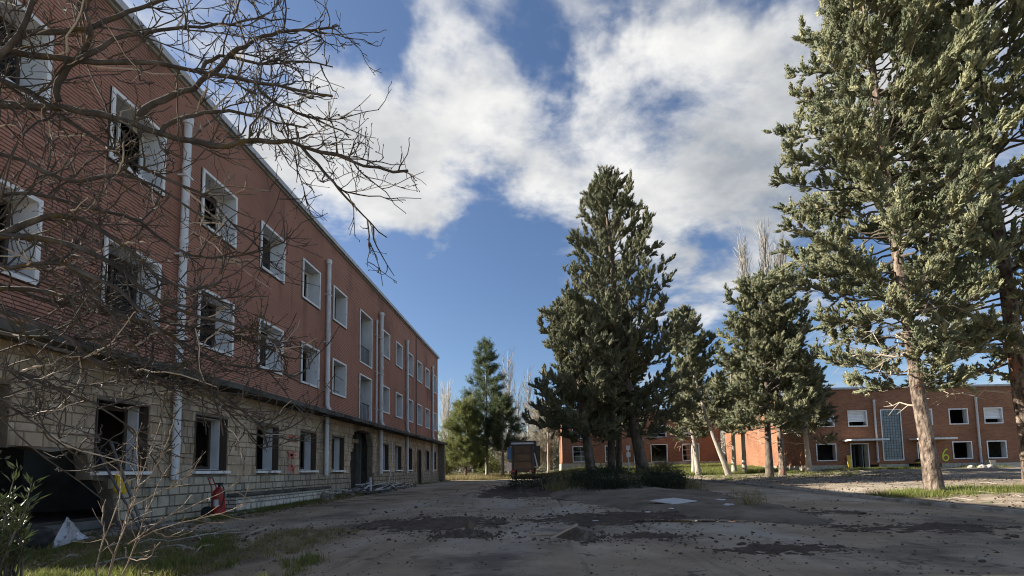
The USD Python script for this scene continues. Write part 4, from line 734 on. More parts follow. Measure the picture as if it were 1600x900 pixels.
# ------------------------------------------------------------------ the bare tree in front of the long building
LIMBS = [
 ([[-5.77,4.2,4.57],[-5.44,4.25,4.69],[-5.11,4.31,4.71],[-4.37,4.39,4.61],[-3.88,4.47,4.46],[-3.38,4.54,4.4],[-3.0,4.6,4.47],[-2.54,4.67,4.45],[-2.22,4.74,4.39],[-1.96,4.8,4.32],[-1.69,4.87,4.26],[-1.43,4.93,4.3]],.036),
 ([[-5.5,3.97,5.01],[-5.03,4.05,5.04],[-4.5,4.15,5.02],[-3.97,4.23,5.05],[-3.5,4.32,5.05],[-3.26,4.4,5.05],[-2.94,4.48,5.05],[-2.57,4.57,5.01],[-2.19,4.66,5.0]],.03),
 ([[-4.12,4.39,4.62],[-3.93,4.44,4.84],[-3.68,4.5,5.01],[-3.41,4.55,5.29],[-3.06,4.6,5.62],[-2.78,4.66,5.78],[-2.34,4.73,5.86],[-2.2,4.79,5.97]],.022),
 ([[-4.8,4.23,4.68],[-4.67,4.17,4.94],[-4.44,4.12,5.13],[-4.35,4.07,5.28],[-4.39,4.01,5.52],[-4.38,3.95,5.72]],.022),
 ([[-5.63,4.17,5.02],[-5.16,4.29,4.82],[-4.81,4.42,4.58],[-4.5,4.55,4.34],[-4.1,4.67,4.16],[-3.76,4.79,4.04],[-3.47,4.92,3.76],[-3.25,5.04,3.55]],.026),
 ([[-5.52,4.13,4.13],[-5.05,4.24,4.03],[-4.75,4.34,3.9],[-4.36,4.42,4.02],[-4.04,4.52,3.95],[-3.7,4.63,3.72],[-3.44,4.72,3.65]],.022),
 ([[-5.67,4.21,3.1],[-5.31,4.27,3.33],[-5.07,4.34,3.5],[-4.75,4.42,3.56],[-4.52,4.51,3.43],[-4.26,4.61,3.22],[-4.01,4.71,2.98],[-3.79,4.79,2.93],[-3.53,4.87,3.03]],.036),
 ([[-5.67,4.2,3.23],[-5.19,4.29,3.3],[-4.9,4.39,3.29],[-4.59,4.49,3.18],[-4.34,4.6,3.0],[-4.08,4.71,2.76],[-3.8,4.81,2.65],[-3.27,4.92,2.51],[-2.92,5.03,2.33]],.034),
 ([[-5.55,4.13,2.87],[-5.01,4.2,2.97],[-4.64,4.28,2.98],[-4.52,4.37,2.81],[-4.4,4.46,2.58],[-4.27,4.56,2.3],[-4.17,4.65,2.05],[-4.13,4.74,1.79]],.024),
 ([[-5.68,4.23,2.73],[-5.16,4.36,2.48],[-4.81,4.49,2.29],[-4.59,4.61,2.02],[-4.2,4.73,1.93],[-3.8,4.84,1.87],[-3.3,4.98,1.59],[-3.09,5.11,1.17]],.024),
 ([[-5.32,3.9,4.63],[-4.99,3.87,4.82],[-4.78,3.84,4.96],[-4.65,3.8,5.18],[-4.6,3.76,5.51]],.04),
 ([[-4.8,3.88,5.05],[-4.67,3.98,5.17],[-4.42,4.08,5.29],[-4.2,4.17,5.53],[-3.95,4.26,5.74],[-3.56,4.35,5.97],[-3.08,4.45,6.17]],.018),
 ([[-3.56,4.51,5.2],[-3.29,4.58,5.42],[-3.06,4.66,5.42],[-2.75,4.75,5.52],[-2.42,4.83,5.55],[-2.31,4.91,5.58]],.012),
 ([[-3.03,4.62,5.18],[-2.81,4.74,4.98],[-2.5,4.86,4.91],[-2.14,4.98,4.76]],.012),
 ([[-3.93,4.45,4.45],[-3.68,4.56,4.76],[-3.35,4.69,4.88],[-2.92,4.82,4.86],[-2.62,4.96,4.88]],.016),
 ([[-2.55,4.69,4.46],[-2.32,4.81,4.22],[-2.01,4.95,3.85],[-1.72,5.07,3.59]],.012),
 ([[-5.8,4.33,2.67],[-5.17,4.47,2.81],[-4.7,4.63,2.68],[-4.21,4.79,2.51],[-3.68,4.96,2.18],[-3.25,5.11,2.1],[-2.81,5.27,1.93]],.022),
 ([[-5.78,4.26,3.64],[-5.28,4.4,3.84],[-4.89,4.54,3.78],[-4.46,4.69,3.71],[-4.01,4.86,3.41],[-3.53,5.01,3.39],[-3.0,5.14,3.6]],.02),
 ([[-5.68,4.26,2.41],[-5.08,4.42,2.25],[-4.43,4.6,2.03],[-3.87,4.76,1.86],[-3.42,4.94,1.56],[-3.23,5.11,1.24]],0.018),
 ([[-5.56,4.19,2.04],[-5.09,4.33,1.92],[-4.71,4.48,1.7],[-4.37,4.63,1.47],[-4.22,4.78,1.17]],0.015),
 ([[-4.6,4.24,2.96],[-4.14,4.4,2.65],[-3.8,4.57,2.22],[-3.5,4.74,1.71],[-3.46,4.89,1.3]],0.014),
 ([[-5.92,4.41,2.97],[-5.22,4.64,2.77],[-4.43,4.87,2.62],[-3.64,5.1,2.52],[-3.01,5.34,2.26]],0.016),
 ([[-4.49,4.1,4.98],[-4.16,4.21,5.31],[-3.8,4.33,5.52],[-3.35,4.45,5.67],[-2.87,4.57,5.92]],0.014),
 ([[-5.44,4.11,1.77],[-5.02,4.24,1.53],[-4.76,4.37,1.23],[-4.61,4.48,1.04]],0.012)]
bt = thing('bare_tree', 'large leafless tree at the left edge, mossy limbs spreading before the long building', 'tree', (-7.3, 4.0, -.2))
r = np.random.default_rng(200)
tz = np.array([[-7.35, 4.0, -.35], [-7.3, 4.02, 1.0], [-7.2, 4.0, 2.2], [-7.05, 3.95, 3.6], [-6.85, 3.9, 5.2], [-6.5, 3.8, 6.6], [-6.2, 3.8, 8.0]])
obj('trunk', tube(tz, [.30, .22, .19, .16, .12, .08, .03], 14), 'bark_bare', bt, smooth=True)

def refine(P, k, jit, rnd):
    from scipy.interpolate import CubicSpline
    P = np.asarray(P, float); s = np.r_[0, np.cumsum(np.linalg.norm(np.diff(P, axis=0), axis=1))]; q = np.linspace(0, s[-1], k); Q = CubicSpline(s, P)(q); Q[1:-1] += rnd.normal(0, jit, (k - 2, 3)); return Q, s[-1]
FINE = MB(); SUNLIT = MB()
def branchlets(P, L_, level, rnd, dens, out, up):
    n = rnd.poisson(dens * L_); P = np.asarray(P)
    for _ in range(n):
        t = rnd.uniform(.12, 1) ** .8 if level == 1 else rnd.uniform(.1, 1); k = t * (len(P) - 1); i = min(int(k), len(P) - 2); q = P[i] + (P[i + 1] - P[i]) * (k - i); tg = unit(P[i + 1] - P[i])
        d = unit(tg * rnd.uniform(.45, 1.0) + rnd.normal(0, .55, 3) * [1, .8, 1] + [0, 0, up]); ln = {1: rnd.uniform(.3, 1.2) * (1.12 - .72 * t), 2: rnd.uniform(.12, .42), 3: rnd.uniform(.05, .17)}[level]
        m_ = {1: 7, 2: 5, 3: 3}[level]; s = np.linspace(0, 1, m_)[:, None]; bend = rnd.normal(0, .34, 3) * ln + np.array([0, 0, .16 * ln]); Q = q + d * ln * s + bend * s * s; Q[1:] += rnd.normal(0, .014 * ln ** .5, (m_ - 1, 3))
        a, b = {1: (.0104, .0046), 2: (.006, .0037), 3: (.0045, .003)}[level]
        o = SUNLIT if (level < 3 and rnd.random() < .075) else out  # random twigs take a paler colour that paints sunlight on them
        o.tube(Q, np.linspace(a, b, m_), 4 if level < 3 else 3, False)
        if level == 3 or rnd.random() < .5: o.tube([Q[-1], Q[-1] + d * .012, Q[-1] + d * .024], [.0035, .0058, .001], 4, False)      # bud
        if level < 3: branchlets(Q, ln, level + 1, rnd, {1: 6.6, 2: 8.0}[level], out, up)
for k, (P, rad) in enumerate(LIMBS):
    P = list(P)
    if P[0][0] < -5.25: P = [list(tz[np.argmin(np.abs(tz[:, 2] - (P[0][2] - .7)))] + [0, 0, .05])] + P
    Q, ln = refine(P, max(10, int(len(P) * 3)), .010, r); rr = rad * np.linspace(1.3, .26, len(Q)) ** .9 + .003; rr = rr * (1 + r.normal(0, .06, len(Q)))
    obj('limb', tube(Q, rr, 9), 'bark_bare', bt, smooth=True); branchlets(Q[6 if P[0][0] < -5.25 else 0:], ln, 1, r, 5.6 if P[-1][2] > 4 else 5.2, FINE, .10)
obj('twigs', FINE, 'bark_bare', bt, kind='stuff'); obj('pale_twigs', SUNLIT, 'twig_pale', bt, kind='stuff')  # pale copy of the twigs: sunlight put into the colour

# twiggy sapling and oleander in the near left corner
SAP = [[[-4.12,4.28,-.26],[-4.02,4.34,.4],[-3.97,4.42,.77],[-3.89,4.49,1.22],[-3.89,4.57,1.45]],[[-4.03,4.27,-.2],[-3.8,4.34,.52],[-3.67,4.41,.95],[-3.65,4.5,1.08]],[[-3.9,4.26,.23],[-3.68,4.35,.43],[-3.44,4.45,.57],[-3.22,4.54,.69],[-3.07,4.63,.91]],
 [[-3.93,4.26,.23],[-3.74,4.36,.34],[-3.44,4.46,.43],[-3.13,4.56,.51],[-2.98,4.64,.84]],[[-4.08,4.27,-.2],[-3.95,4.34,.53],[-3.95,4.41,.83],[-4.07,4.48,1.22],[-4.09,4.57,1.42]],[[-4.02,4.26,.12],[-4.23,4.34,.41],[-4.29,4.42,.65]],[[-3.8,4.22,.77],[-3.76,4.32,.89],[-3.67,4.39,1.21],[-3.66,4.47,1.54]],
 [[-4.15,4.27,-.2],[-4.11,4.33,.53],[-4.13,4.41,.77],[-4.38,4.49,1.03]],[[-3.65,4.26,.35],[-3.55,4.36,.29],[-3.44,4.47,.32]],[[-3.86,4.23,.59],[-3.73,4.33,.68],[-3.53,4.43,.83],[-3.41,4.51,1.05]],[[-3.93,4.27,.2],[-3.8,4.2,.1],[-3.6,4.15,.12],[-3.5,4.1,.25]],[[-3.9,4.26,-.2],[-3.7,4.2,-.05],[-3.55,4.15,0.0]]]
sap = thing('sapling', 'leafless many-stemmed tan sapling in the near left corner, in front of the wall', 'sapling', (-4.05, 4.27, -.2))
for P in SAP:
    Q, ln = refine(P, 12, .006, r); m = MB(); m.tube(Q, np.linspace(.0065, .0028, 12), 6)
    for _ in range(int(ln * 7)):
        i = r.integers(3, 11); d = unit(unit(Q[i + 1 if i < 11 else i] - Q[i - 1]) + r.normal(0, .5, 3)); l2 = r.uniform(.06, .3); m.tube([Q[i], Q[i] + d * l2 * .5, Q[i] + d * l2 + r.normal(0, .02, 3)], [.004, .003, .002], 4, False)
    obj('stem', m, 'twig_tan', sap, smooth=True)
ole = thing('oleander', 'green oleander bush with narrow pointed leaves at the bottom left edge', 'bush', (-4.95, 4.1, -.2))
lv, stm = [], MB()
for k in range(46):
    b0 = np.array([-4.98, 4.1, -.25]) + [*r.normal(0, .10, 2), 0]; tip = b0 + [r.normal(-.16, .25), r.normal(0, .22), r.uniform(.35, 1.3)]; Q = bezier(b0, (b0 + tip) / 2 + [*r.normal(0, .06, 2), .15], tip, 10); stm.tube(Q, np.linspace(.011, .004, 10), 5, False); tg = unit(np.gradient(Q, axis=0))
    n = 34; i = r.integers(3, 10, n); p = Q[i] + r.normal(0, .012, (n, 3)); a = r.uniform(0, 6.28, n); d = tg[i] * .8 + np.stack([np.cos(a), np.sin(a), r.uniform(-.2, .5, n)], 1) * .8; lv.append(leaflets(p, d, r.uniform(.09, .15, n), r.uniform(.016, .024, n), r, .12))
obj('stems', stm, 'bark_dark', ole, kind='stuff'); obj('leaves', merge(lv), 'oleander_leaf', ole, kind='stuff')

# ------------------------------------------------------------------ things lying about
def lump(c, rad, seed, amp=.35, sub=3):
    s = trimesh.creation.icosphere(sub); v = s.vertices * (1 + amp * 2 * (meshkit.fbm(s.vertices * 1.7 + seed * 7.1, 4, seed)[:, None] - .5)); return v * rad + c, s.faces
def heap(c, rx, ry, h, seed, n=60, rag=.5):
    """A low irregular heap on the road; its edge runs out where the earth gets thin."""
    def zf(x, y):
        d = np.hypot((x - c[0]) / rx, (y - c[1]) / ry); f = meshkit.fbm(np.stack([x * 3.2 / max(rx, .4) , y * 3.2 / max(ry, .4), x * 0 + seed], -1), 5, seed); g = meshkit.fbm(np.stack([x * 14, y * 14, x * 0 + seed], -1), 4, seed + 1)
        return relief(x, y) + .004 + h * (np.clip(1 - d, -1, 1) * 1.0 + (f - .5) * 2 * rag + (g - .5) * (.6 + 2.6 * rag) * (d < 1.3)) - h * .15
    X = np.linspace(c[0] - 1.5 * rx, c[0] + 1.5 * rx, n); Y = np.linspace(c[1] - 1.5 * ry, c[1] + 1.5 * ry, n); v, f = sheet(X, Y, zf); base = relief(v[:, 0], v[:, 1]) + bumps(v[:, 0], v[:, 1], .012, .7, 5) + .004; d = np.hypot((v[:, 0] - c[0]) / rx, (v[:, 1] - c[1]) / ry)
    ok = (v[:, 2] > base - .004) & (d < 1.45); keep = ok[f].any(1); f = f[keep]; v[:, 2] = np.maximum(v[:, 2], base - .012); u = np.unique(f); mp = np.zeros(len(v), int); mp[u] = np.arange(len(u)); return v[u], mp[f]
def earth(label, c, rx, ry, h, seed, rag=.5): return lone('earth_heap', heap(c, rx, ry, h, seed, rag=rag), 'mud', label, 'earth heap', smooth=True)
earth('small heap of dark earth with a pale plank lying across it', (.55, 7.06), .36, .28, .19, 301, .12)
earth('flat crumbly spill of dark earth right of the heap with the plank', (1.62, 7.15), .5, .26, .06, 302, .45)
earth('dark clod heap left of the road centre with one big lump', (-1.22, 7.5), .42, .30, .12, 303, .4)
earth('wide thin spread of dark mud left of the road centre', (-2.2, 9.3), 1.2, 1.0, .035, 304, .8)
earth('thin mud spread before the tip of the road island', (1.3, 9.6), 1.3, .9, .04, 305, .7)
earth('dark strip of soil along the front edge of the island', (3.9, 10.3), 2.6, .7, .06, 306, .6)
earth('dark soil spilling from under the brush pile onto the road', (-.4, 17.4), 2.0, 1.6, .09, 307, .6)
earth('thin dark mud patch on the right part of the road', (3.0, 5.9), .75, .35, .03, 308, .8)
earth('scraped mud patch near the right kerb', (6.2, 7.6), 1.2, .5, .03, 309, .85)
m = MB(); m.obox((.35, 6.86, -.055), (.46, .065, .022), rotz(.25) @ roty(-.42)); lone('plank', m, 'plank_wood', 'short pale plank lying on a small earth heap', 'plank')
CL = [lump(np.zeros(3), np.array([1, .85, .6]), s, .75, 2) for s in (1, 2, 3, 4)]
def cl(n, x, y, sx, sy): return np.column_stack([r.normal(x, sx, n), r.normal(y, sy, n)])
c = np.vstack([cl(260, .5, 7, .5, .3), cl(260, 1.6, 7.1, .6, .3), cl(230, -1.2, 7.5, .45, .25), cl(600, -2.2, 9.2, .9, .8), cl(600, 1.3, 9.6, 1.1, .7), cl(800, 3.6, 10.2, 1.9, .6), cl(300, -.4, 17, 1.6, 1.5), cl(130, 3, 5.9, .7, .4), cl(160, 6, 7.5, 1.5, .7), cl(140, -3.5, 12, 1.8, 2.5),
               *[cl(6, *ISLAND.exterior.interpolate(q, True).coords[0], .16, .16) for q in np.linspace(0, 1, 130)],
               np.column_stack([r.uniform(-7, 9.2, 320), r.uniform(3.4, 16, 320)])])
c = c[(c[:, 0] > -7.6) & (c[:, 0] < 9.2)]
scatter('dirt_clods', None, CL, 'mud', np.column_stack([c, relief(c[:, 0], c[:, 1]) + .008]), r.normal(0, .15, (len(c), 3)) + [0, 0, 1], np.minimum(np.exp(r.normal(-4.55, .6, len(c))), .05), 310)
m = lump((-1.16, 7.5, -.04), np.array([.08, .07, .11]), 5, .4, 3); lone('clod', m, 'mud', 'fist-like big dark lump on the clod heap left of the road centre', 'clod', smooth=True)
g_ = np.column_stack([r.uniform(-7.3, 9.2, 5200), 3.5 + 10 * r.uniform(0, 1, 5200) ** 1.6]); g_ = g_[meshkit.fbm(np.column_stack([g_ * .55, g_[:, :1] * 0]), 4, 77) > .47]
scatter('road_grit', None, CL, 'grit', np.column_stack([g_, relief(g_[:, 0], g_[:, 1]) + .006]), r.normal(0, .2, (len(g_), 3)) + [0, 0, 1], np.exp(r.normal(-5.0, .45, len(g_))), 313)
def puddle(label, cx, cy, a, b, rot, seed):
    t = np.linspace(0, 2 * np.pi, 60, endpoint=False); rr = 1 + .45 * (meshkit.fbm(np.column_stack([np.cos(t) * 1.6 + seed, np.sin(t) * 1.6, t * 0]), 4, seed) - .5) * 2; p = np.column_stack([np.cos(t) * rr * a, np.sin(t) * rr * b]) @ rotz(rot)[:2, :2].T + [cx, cy]
    z = float(relief(cx, cy)) + .019; v = np.vstack([[cx, cy, z], np.column_stack([p, np.full(60, z)])]); f = [(0, k + 1, (k + 1) % 60 + 1) for k in range(60)]; lone('puddle', (v, f), 'puddle', label, 'puddle')
puddle('small thin puddle left of the heap with the plank', .12, 7.32, .30, .06, .05, 1); puddle('long shallow puddle right of the mud spread before the island tip', 2.5, 9.0, .85, .16, -.1, 2); puddle('narrow puddle beside the long one', 3.6, 8.75, .5, .07, -.15, 3)
m = MB(); m.obox((3.45, 12.0, ip(3.45, 12.0)[2] + .035), (.85, .8, .018), rotz(.5) @ rotx(.05) @ roty(-.04)); lone('white_board', m, 'sheet_white', 'flat white board lying on the dark soil of the road island', 'board')
LIT = 'small pale scrap lying on the dark soil of the island tip'
for (x, y, s) in ((4.6, 11.3, .12), (3.0, 10.6, .07), (2.3, 9.9, .06), (4.9, 12.6, .15), (1.1, 9.2, .06), (1.35, 9.35, .04), (4.2, 13.9, .1)):
    m = lump((x, y, gz(x, y) + .09 * (x > 2) + .01), np.array([s, s * .7, s * .25]), int(x * 10), .4, 2); lone('pale_scrap', m, 'sheet_white', LIT, 'scrap', 'pale scraps on the soil')

# trolley fire extinguisher
ex = thing('fire_extinguisher', 'big red wheeled fire extinguisher standing beside the stone planter', 'extinguisher', (-8.02, 11.25, -.19))
pr = np.array([(0, .03), (.125, .03), (.135, .06), (.135, .60), (.12, .67), (.075, .715), (.04, .73), (.04, .76), (0, .76)])
b = trimesh.creation.revolve(pr, sections=28); b.apply_translation((-8.02, 11.25, -.19)); obj('cylinder', b, 'red_paint', ex, smooth=35)
m = MB(); m.tube([(-8.02, 11.25, .57), (-8.02, 11.25, .64)], .03, 10); m.obox((-8.02, 11.25, .655), (.17, .035, .03), rotz(.4)); va = obj('valve', m, 'black_rubber', ex, smooth=35)
m = MB(); m.tube(bezier(np.array([-7.95, 11.22, .63]), np.array([-7.70, 11.12, .45]), np.array([-7.88, 11.12, .05]), 14), .014, 8); obj('hose', m, 'black_rubber', ex, smooth=True)
for s in (-.08, .08):
    m = MB(); m.tube([(-8.17, 11.30 + s, -.1), (-8.2, 11.32 + s, .55), (-8.34, 11.36 + s, .80)], .014, 8); obj('trolley_bar', m, 'red_paint', ex, smooth=True)
for s in (-.17, .17):
    w = trimesh.creation.cylinder(radius=.15, height=.05, sections=24); w.apply_transform(trimesh.transformations.rotation_matrix(np.pi / 2, (1, 0, 0))); w.apply_translation((-8.22, 11.30 + s, -.05)); obj('wheel', w, 'black_rubber', ex, smooth=35)
m = MB(); m.tube([(-8.34, 11.27, .80), (-8.34, 11.45, .80)], .014, 8); obj('handle', m, 'black_rubber', ex, smooth=True)
m = MB(); v = trimesh.creation.revolve(np.array([(.1362, .28), (.1362, .45)]), angle=.9, sections=8); v.apply_transform(trimesh.transformations.rotation_matrix(-1.9, (0, 0, 1))); v.apply_translation((-8.02, 11.25, -.19)); obj('label', v, 'sheet_white', ex)

# scrap heap by the burnt entrance
for k in range(46):
    x, y = r.uniform(-8.45, -6.9), r.uniform(18.4, 25.2) ; ln = r.uniform(.6, 2.3); pale = k < 28; a = r.normal(1.35, .5) if r.random() < .8 else r.uniform(0, 3.1); el = abs(r.normal(0, .10)); zz = gz(x, y) + r.uniform(.02, .30) * math.exp(-((y - 21.2) / 2.2) ** 2) + .02 + math.sin(el) * ln / 2
    d = np.array([math.cos(a) * math.cos(el), math.sin(a) * math.cos(el), math.sin(el)]); c0 = np.array([x, y, zz]); P = bezier(c0 - d * ln / 2, c0 + r.normal(0, .06, 3) * [1, 1, .5], c0 + d * ln / 2, 7); P[:, 2] = np.maximum(P[:, 2], gz(x, y) + .015); m = MB()
    if k % 3 == 0: m.tube(P, .022, 7)
    else:
        w, t = r.uniform(.035, .10), .012; up = np.array([0, 0, 1.0]); s = unit(np.cross(d, up)) * w / 2; h = unit(np.cross(s, d)) * t
        v = np.concatenate([P - s - h, P + s - h, P + s + h, P - s + h]).reshape(4, 7, 3).transpose(1, 0, 2).reshape(-1, 3); i = np.arange(6)[:, None] * 4; j = np.arange(4)[None]; f = np.stack([i + j, i + 4 + j, i + 4 + (j + 1) % 4, i + (j + 1) % 4], -1).reshape(-1, 4); m.add(v, f); m.add(v[:4], [(0, 1, 2, 3)]); m.add(v[-4:], [(3, 2, 1, 0)])
    if pale: lone('scrap_strip', m, 'scrap_light', 'pale strip or pipe lying in the scrap heap by the burnt entrance', 'scrap strip', 'pale strips in the scrap heap')
    else: lone('scrap_bar', m, 'scrap_dark', 'dark bar or pipe lying in the scrap heap by the burnt entrance', 'scrap bar', 'dark bars in the scrap heap')
m = MB(); m.obox((-7.3, 19.6, .28), (.07, .05, .75), rotx(.12)); lone('upright_strip', m, 'scrap_light', 'short pale strip standing upright in the scrap heap', 'scrap strip')
m = MB(); m.tube(bezier(np.array([-8.45, 25.2, -.0]), np.array([-8.40, 26.0, 1.2]), np.array([-8.55, 26.3, 2.6]), 10), .03, 7); lone('hanging_pipe', m, 'pipe_white', 'thin pale pipe leaning loose against the wall past the burnt entrance', 'pipe', smooth=True)
lone('rubble_mound', heap((-7.7, 21.2), .85, 3.0, .26, 330, rag=.5), 'soot_and_shade', 'dark sooty rubble mound under the scrap strips by the burnt entrance', 'rubble', smooth=True)
c = np.column_stack([r.normal(-7.8, .4, 420), r.normal(21.5, 2.2, 420)]); c = c[c[:, 0] > -8.6]
scatter('rubble', None, CL, 'stone_joint', np.column_stack([c, relief(c[:, 0], c[:, 1]) + r.uniform(0, .12, len(c))]), r.normal(0, 1, (len(c), 3)), np.exp(r.normal(-3.0, .5, len(c))), 311)
c = np.column_stack([r.uniform(-8.6, -7.3, 200), r.uniform(6.8, 10, 200)]); scatter('wall_rubble', None, CL, 'stone_joint', np.column_stack([c, relief(c[:, 0], c[:, 1]) + .02]), r.normal(0, 1, (200, 3)), np.exp(r.normal(-2.9, .5, 200)), 312)
for k, (a, b, w) in enumerate((((-8.45, 8.75, 1.55), (-7.1, 8.1, -.15), .028), ((-8.5, 8.5, 1.45), (-7.35, 8.3, -.15), .022))):
    m = MB(); m.tube([a, (np.array(a) + b) / 2 + [0, 0, -.02], b], w, 7); lone('leaning_pole', m, 'scrap_dark', ('thicker', 'thinner')[k] + ' dark pole leaning on the wall beside the hole in it', 'pole', smooth=True)
m = lump((-8.42, 8.98, .72), np.array([.07, .13, .22]), 9, .6, 3); lone('yellow_bag', m, 'yellow_paint', 'crumpled yellow plastic rag hanging at the edge of the hole in the wall', 'rag', smooth=True)
m = MB(); a, b, c0 = np.array([-6.96, 6.38, -.14]), np.array([-6.52, 6.45, .0]), np.array([-6.90, 6.5, .30]); n = 14; v = []
for i in range(n + 1):
    for j in range(n + 1 - i): v.append(a + (b - a) * i / n + (c0 - a) * j / n)
v = np.array(v); v[:, 1] += bumps(v[:, 0] * 6, v[:, 2] * 6, .05, 1.0, 3); idx = {}; q = 0
for i in range(n + 1):
    for j in range(n + 1 - i): idx[i, j] = q; q += 1
f = [(idx[i, j], idx[i + 1, j], idx[i, j + 1]) for i in range(n) for j in range(n - i)] + [(idx[i + 1, j], idx[i + 1, j + 1], idx[i, j + 1]) for i in range(n) for j in range(n - i - 1)]
m.add(v, f); m.add(v + [.004, .008, 0], np.array(f)[:, ::-1]); lone('torn_sheet', m, 'sheet_blue', 'torn triangular pale blue sheet propped up in the near left grass', 'sheet')
m = lump((-7.3, 6.5, .02), np.array([.19, .16, .17]), 11, .45, 3); lone('black_sack', m, 'black_rubber', 'rounded black sack lying left of the torn blue sheet', 'sack', smooth=True)
for k in range(14):
    x, y, a = r.uniform(-7.4, -4.6), r.uniform(5.2, 8.6), r.uniform(0, 3.1); ln = r.uniform(.3, 1.3); d = np.array([math.cos(a), math.sin(a), 0]); p = np.array([x, y, gz(x, y) + .03]); m = MB(); m.tube([p - d * ln / 2, p + [*r.normal(0, .05, 2), .05], p + d * ln / 2], [.014, .011, .006], 5); lone('fallen_branch', m, 'bark_pale', 'thin fallen branch lying in the near left grass', 'branch', 'fallen branches in the grass')

lf = np.vstack([cl(900, -6.0, 6.2, 1.1, 1.2), cl(700, -7.5, 13, .35, 5), np.column_stack([r.uniform(9.7, 20, 2200), r.uniform(8, 32, 2200)]), cl(500, 2.5, 16, 2.2, 5)]); lf = lf[(lf[:, 0] > -8.4)]; p = np.column_stack([lf, relief(lf[:, 0], lf[:, 1]) + np.where(lf[:, 0] > 9.5, .085, .03)]); k_ = len(p); a = r.uniform(0, 6.28, k_)
lf_v, lf_f = leaflets(p, np.stack([np.cos(a), np.sin(a), r.uniform(-.2, .4, k_)], 1), r.uniform(.05, .11, k_), r.uniform(.03, .06, k_), r, .1); struct('fallen_leaves', (lf_v, lf_f), 'dead_leaf', kind='stuff')
# brush pile and dark bush on the island
bp = thing('brush_pile', 'dark pile of cut brushwood and soil at the left tip of the road island', 'brush pile', (.6, 20, 0)); m = MB()
for k in range(260):
    x, y = r.normal(.3, 1.25), r.normal(19.6, 1.3); h = .5 * math.exp(-((x - .3) / 1.5) ** 2 - ((y - 19.6) / 1.6) ** 2); a = r.uniform(0, 3.14); d = np.array([math.cos(a), math.sin(a), r.normal(0, .35)]); ln = r.uniform(.3, 1.1); p = np.array([x, y, gz(x, y) + .05 + h * r.uniform(.1, 1)]); m.tube([p - d * ln / 2, p + r.normal(0, .05, 3), p + d * ln / 2], [.016, .011, .005], 4, False)
obj('sticks', m, 'bark_dark', bp, kind='stuff'); obj('soil', heap((.3, 19.7), 2.4, 1.8, .34, 320, rag=.35), 'mud', bp, smooth=True)
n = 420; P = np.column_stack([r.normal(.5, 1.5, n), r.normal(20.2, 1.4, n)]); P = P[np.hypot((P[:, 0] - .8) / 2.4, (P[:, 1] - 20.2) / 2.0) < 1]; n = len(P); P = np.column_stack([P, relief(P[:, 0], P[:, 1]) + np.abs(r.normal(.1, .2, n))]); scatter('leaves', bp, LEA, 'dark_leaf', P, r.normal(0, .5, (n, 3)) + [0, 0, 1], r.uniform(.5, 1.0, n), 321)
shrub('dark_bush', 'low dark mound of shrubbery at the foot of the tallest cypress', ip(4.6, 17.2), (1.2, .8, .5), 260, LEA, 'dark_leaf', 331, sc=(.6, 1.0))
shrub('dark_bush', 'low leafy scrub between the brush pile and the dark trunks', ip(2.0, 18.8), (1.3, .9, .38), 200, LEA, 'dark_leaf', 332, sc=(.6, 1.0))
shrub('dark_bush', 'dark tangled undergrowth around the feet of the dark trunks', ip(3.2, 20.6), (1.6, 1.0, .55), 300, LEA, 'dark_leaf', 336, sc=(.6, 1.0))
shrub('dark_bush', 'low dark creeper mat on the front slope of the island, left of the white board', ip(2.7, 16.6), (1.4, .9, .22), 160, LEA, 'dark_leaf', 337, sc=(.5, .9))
shrub('dry_bush', 'pale straggly weed clump right of the tallest trunk', ip(5.6, 21.5), (.9, .9, 1.0), 120, TWG, 'grass_dry', 333, sc=(.3, .6))
shrub('laurel_bush', 'dark leafy bush under the bare tree, against the left end of the wall', (-7.75, 5.75, -.2), (.28, .35, 2.0), 130, LEA, 'cypress_dark', 335, sc=(.5, .9))
po = thing('signpost', 'thin white post with small square plates behind the dark trunks', 'signpost', gp(5.75, 29.5)); z = float(relief(5.75, 29.5)); m = MB(); m.tube([(5.75, 29.5, z), (5.75, 29.5, z + 2.3)], .04, 8); obj('pole', m, 'white_paint', po)
for zz in (1.55, 2.0): m = MB(); m.box((5.62, 29.44, z + zz), (5.88, 29.455, z + zz + .3)); obj('plate', m, 'white_paint', po)

# truck parked at the road end, seen from behind
tx, ty, tz_ = -1.45, 40.2, float(relief(-1.45, 42))
tk = thing('dump_truck', 'dump truck with brown tailgate and blue cab parked at the end of the road', 'truck', (tx, ty, tz_)); bx = lambda x0, x1, y0, y1, z0, z1: MB().box((tx + x0, ty + y0, tz_ + z0), (tx + x1, ty + y1, tz_ + z1))
obj('tailgate', bx(-.78, .78, 0, .06, .95, 2.95), 'truck_rust', tk)
m = MB()
for s in (-1, 1): m.box((tx + s * .80, ty - .06, tz_ + .85), (tx + s * .98, ty + .14, tz_ + 3.1))
m.box((tx - .80, ty - .05, tz_ + .80), (tx + .80, ty + .12, tz_ + .95)); obj('tailgate_frame', m, 'truck_dark', tk)
obj('top_rail', bx(-.98, .98, -.05, .14, 3.1, 3.24), 'truck_pale', tk)
for zz in (1.55, 2.25): obj('rib', bx(-.78, .78, -.03, -.002, zz, zz + .05), 'truck_dark', tk)
m = MB()
for s in (-1, 1): m.box((tx + s * .86, ty + .14, tz_ + .95), (tx + s * .96, ty + 4.3, tz_ + 3.0))
m.box((tx - .86, ty + .14, tz_ + .95), (tx + .86, ty + 4.3, tz_ + 1.05)); m.box((tx - .86, ty + 4.2, tz_ + 1.05), (tx + .86, ty + 4.3, tz_ + 3.2)); obj('dump_body', m, 'truck_rust', tk)
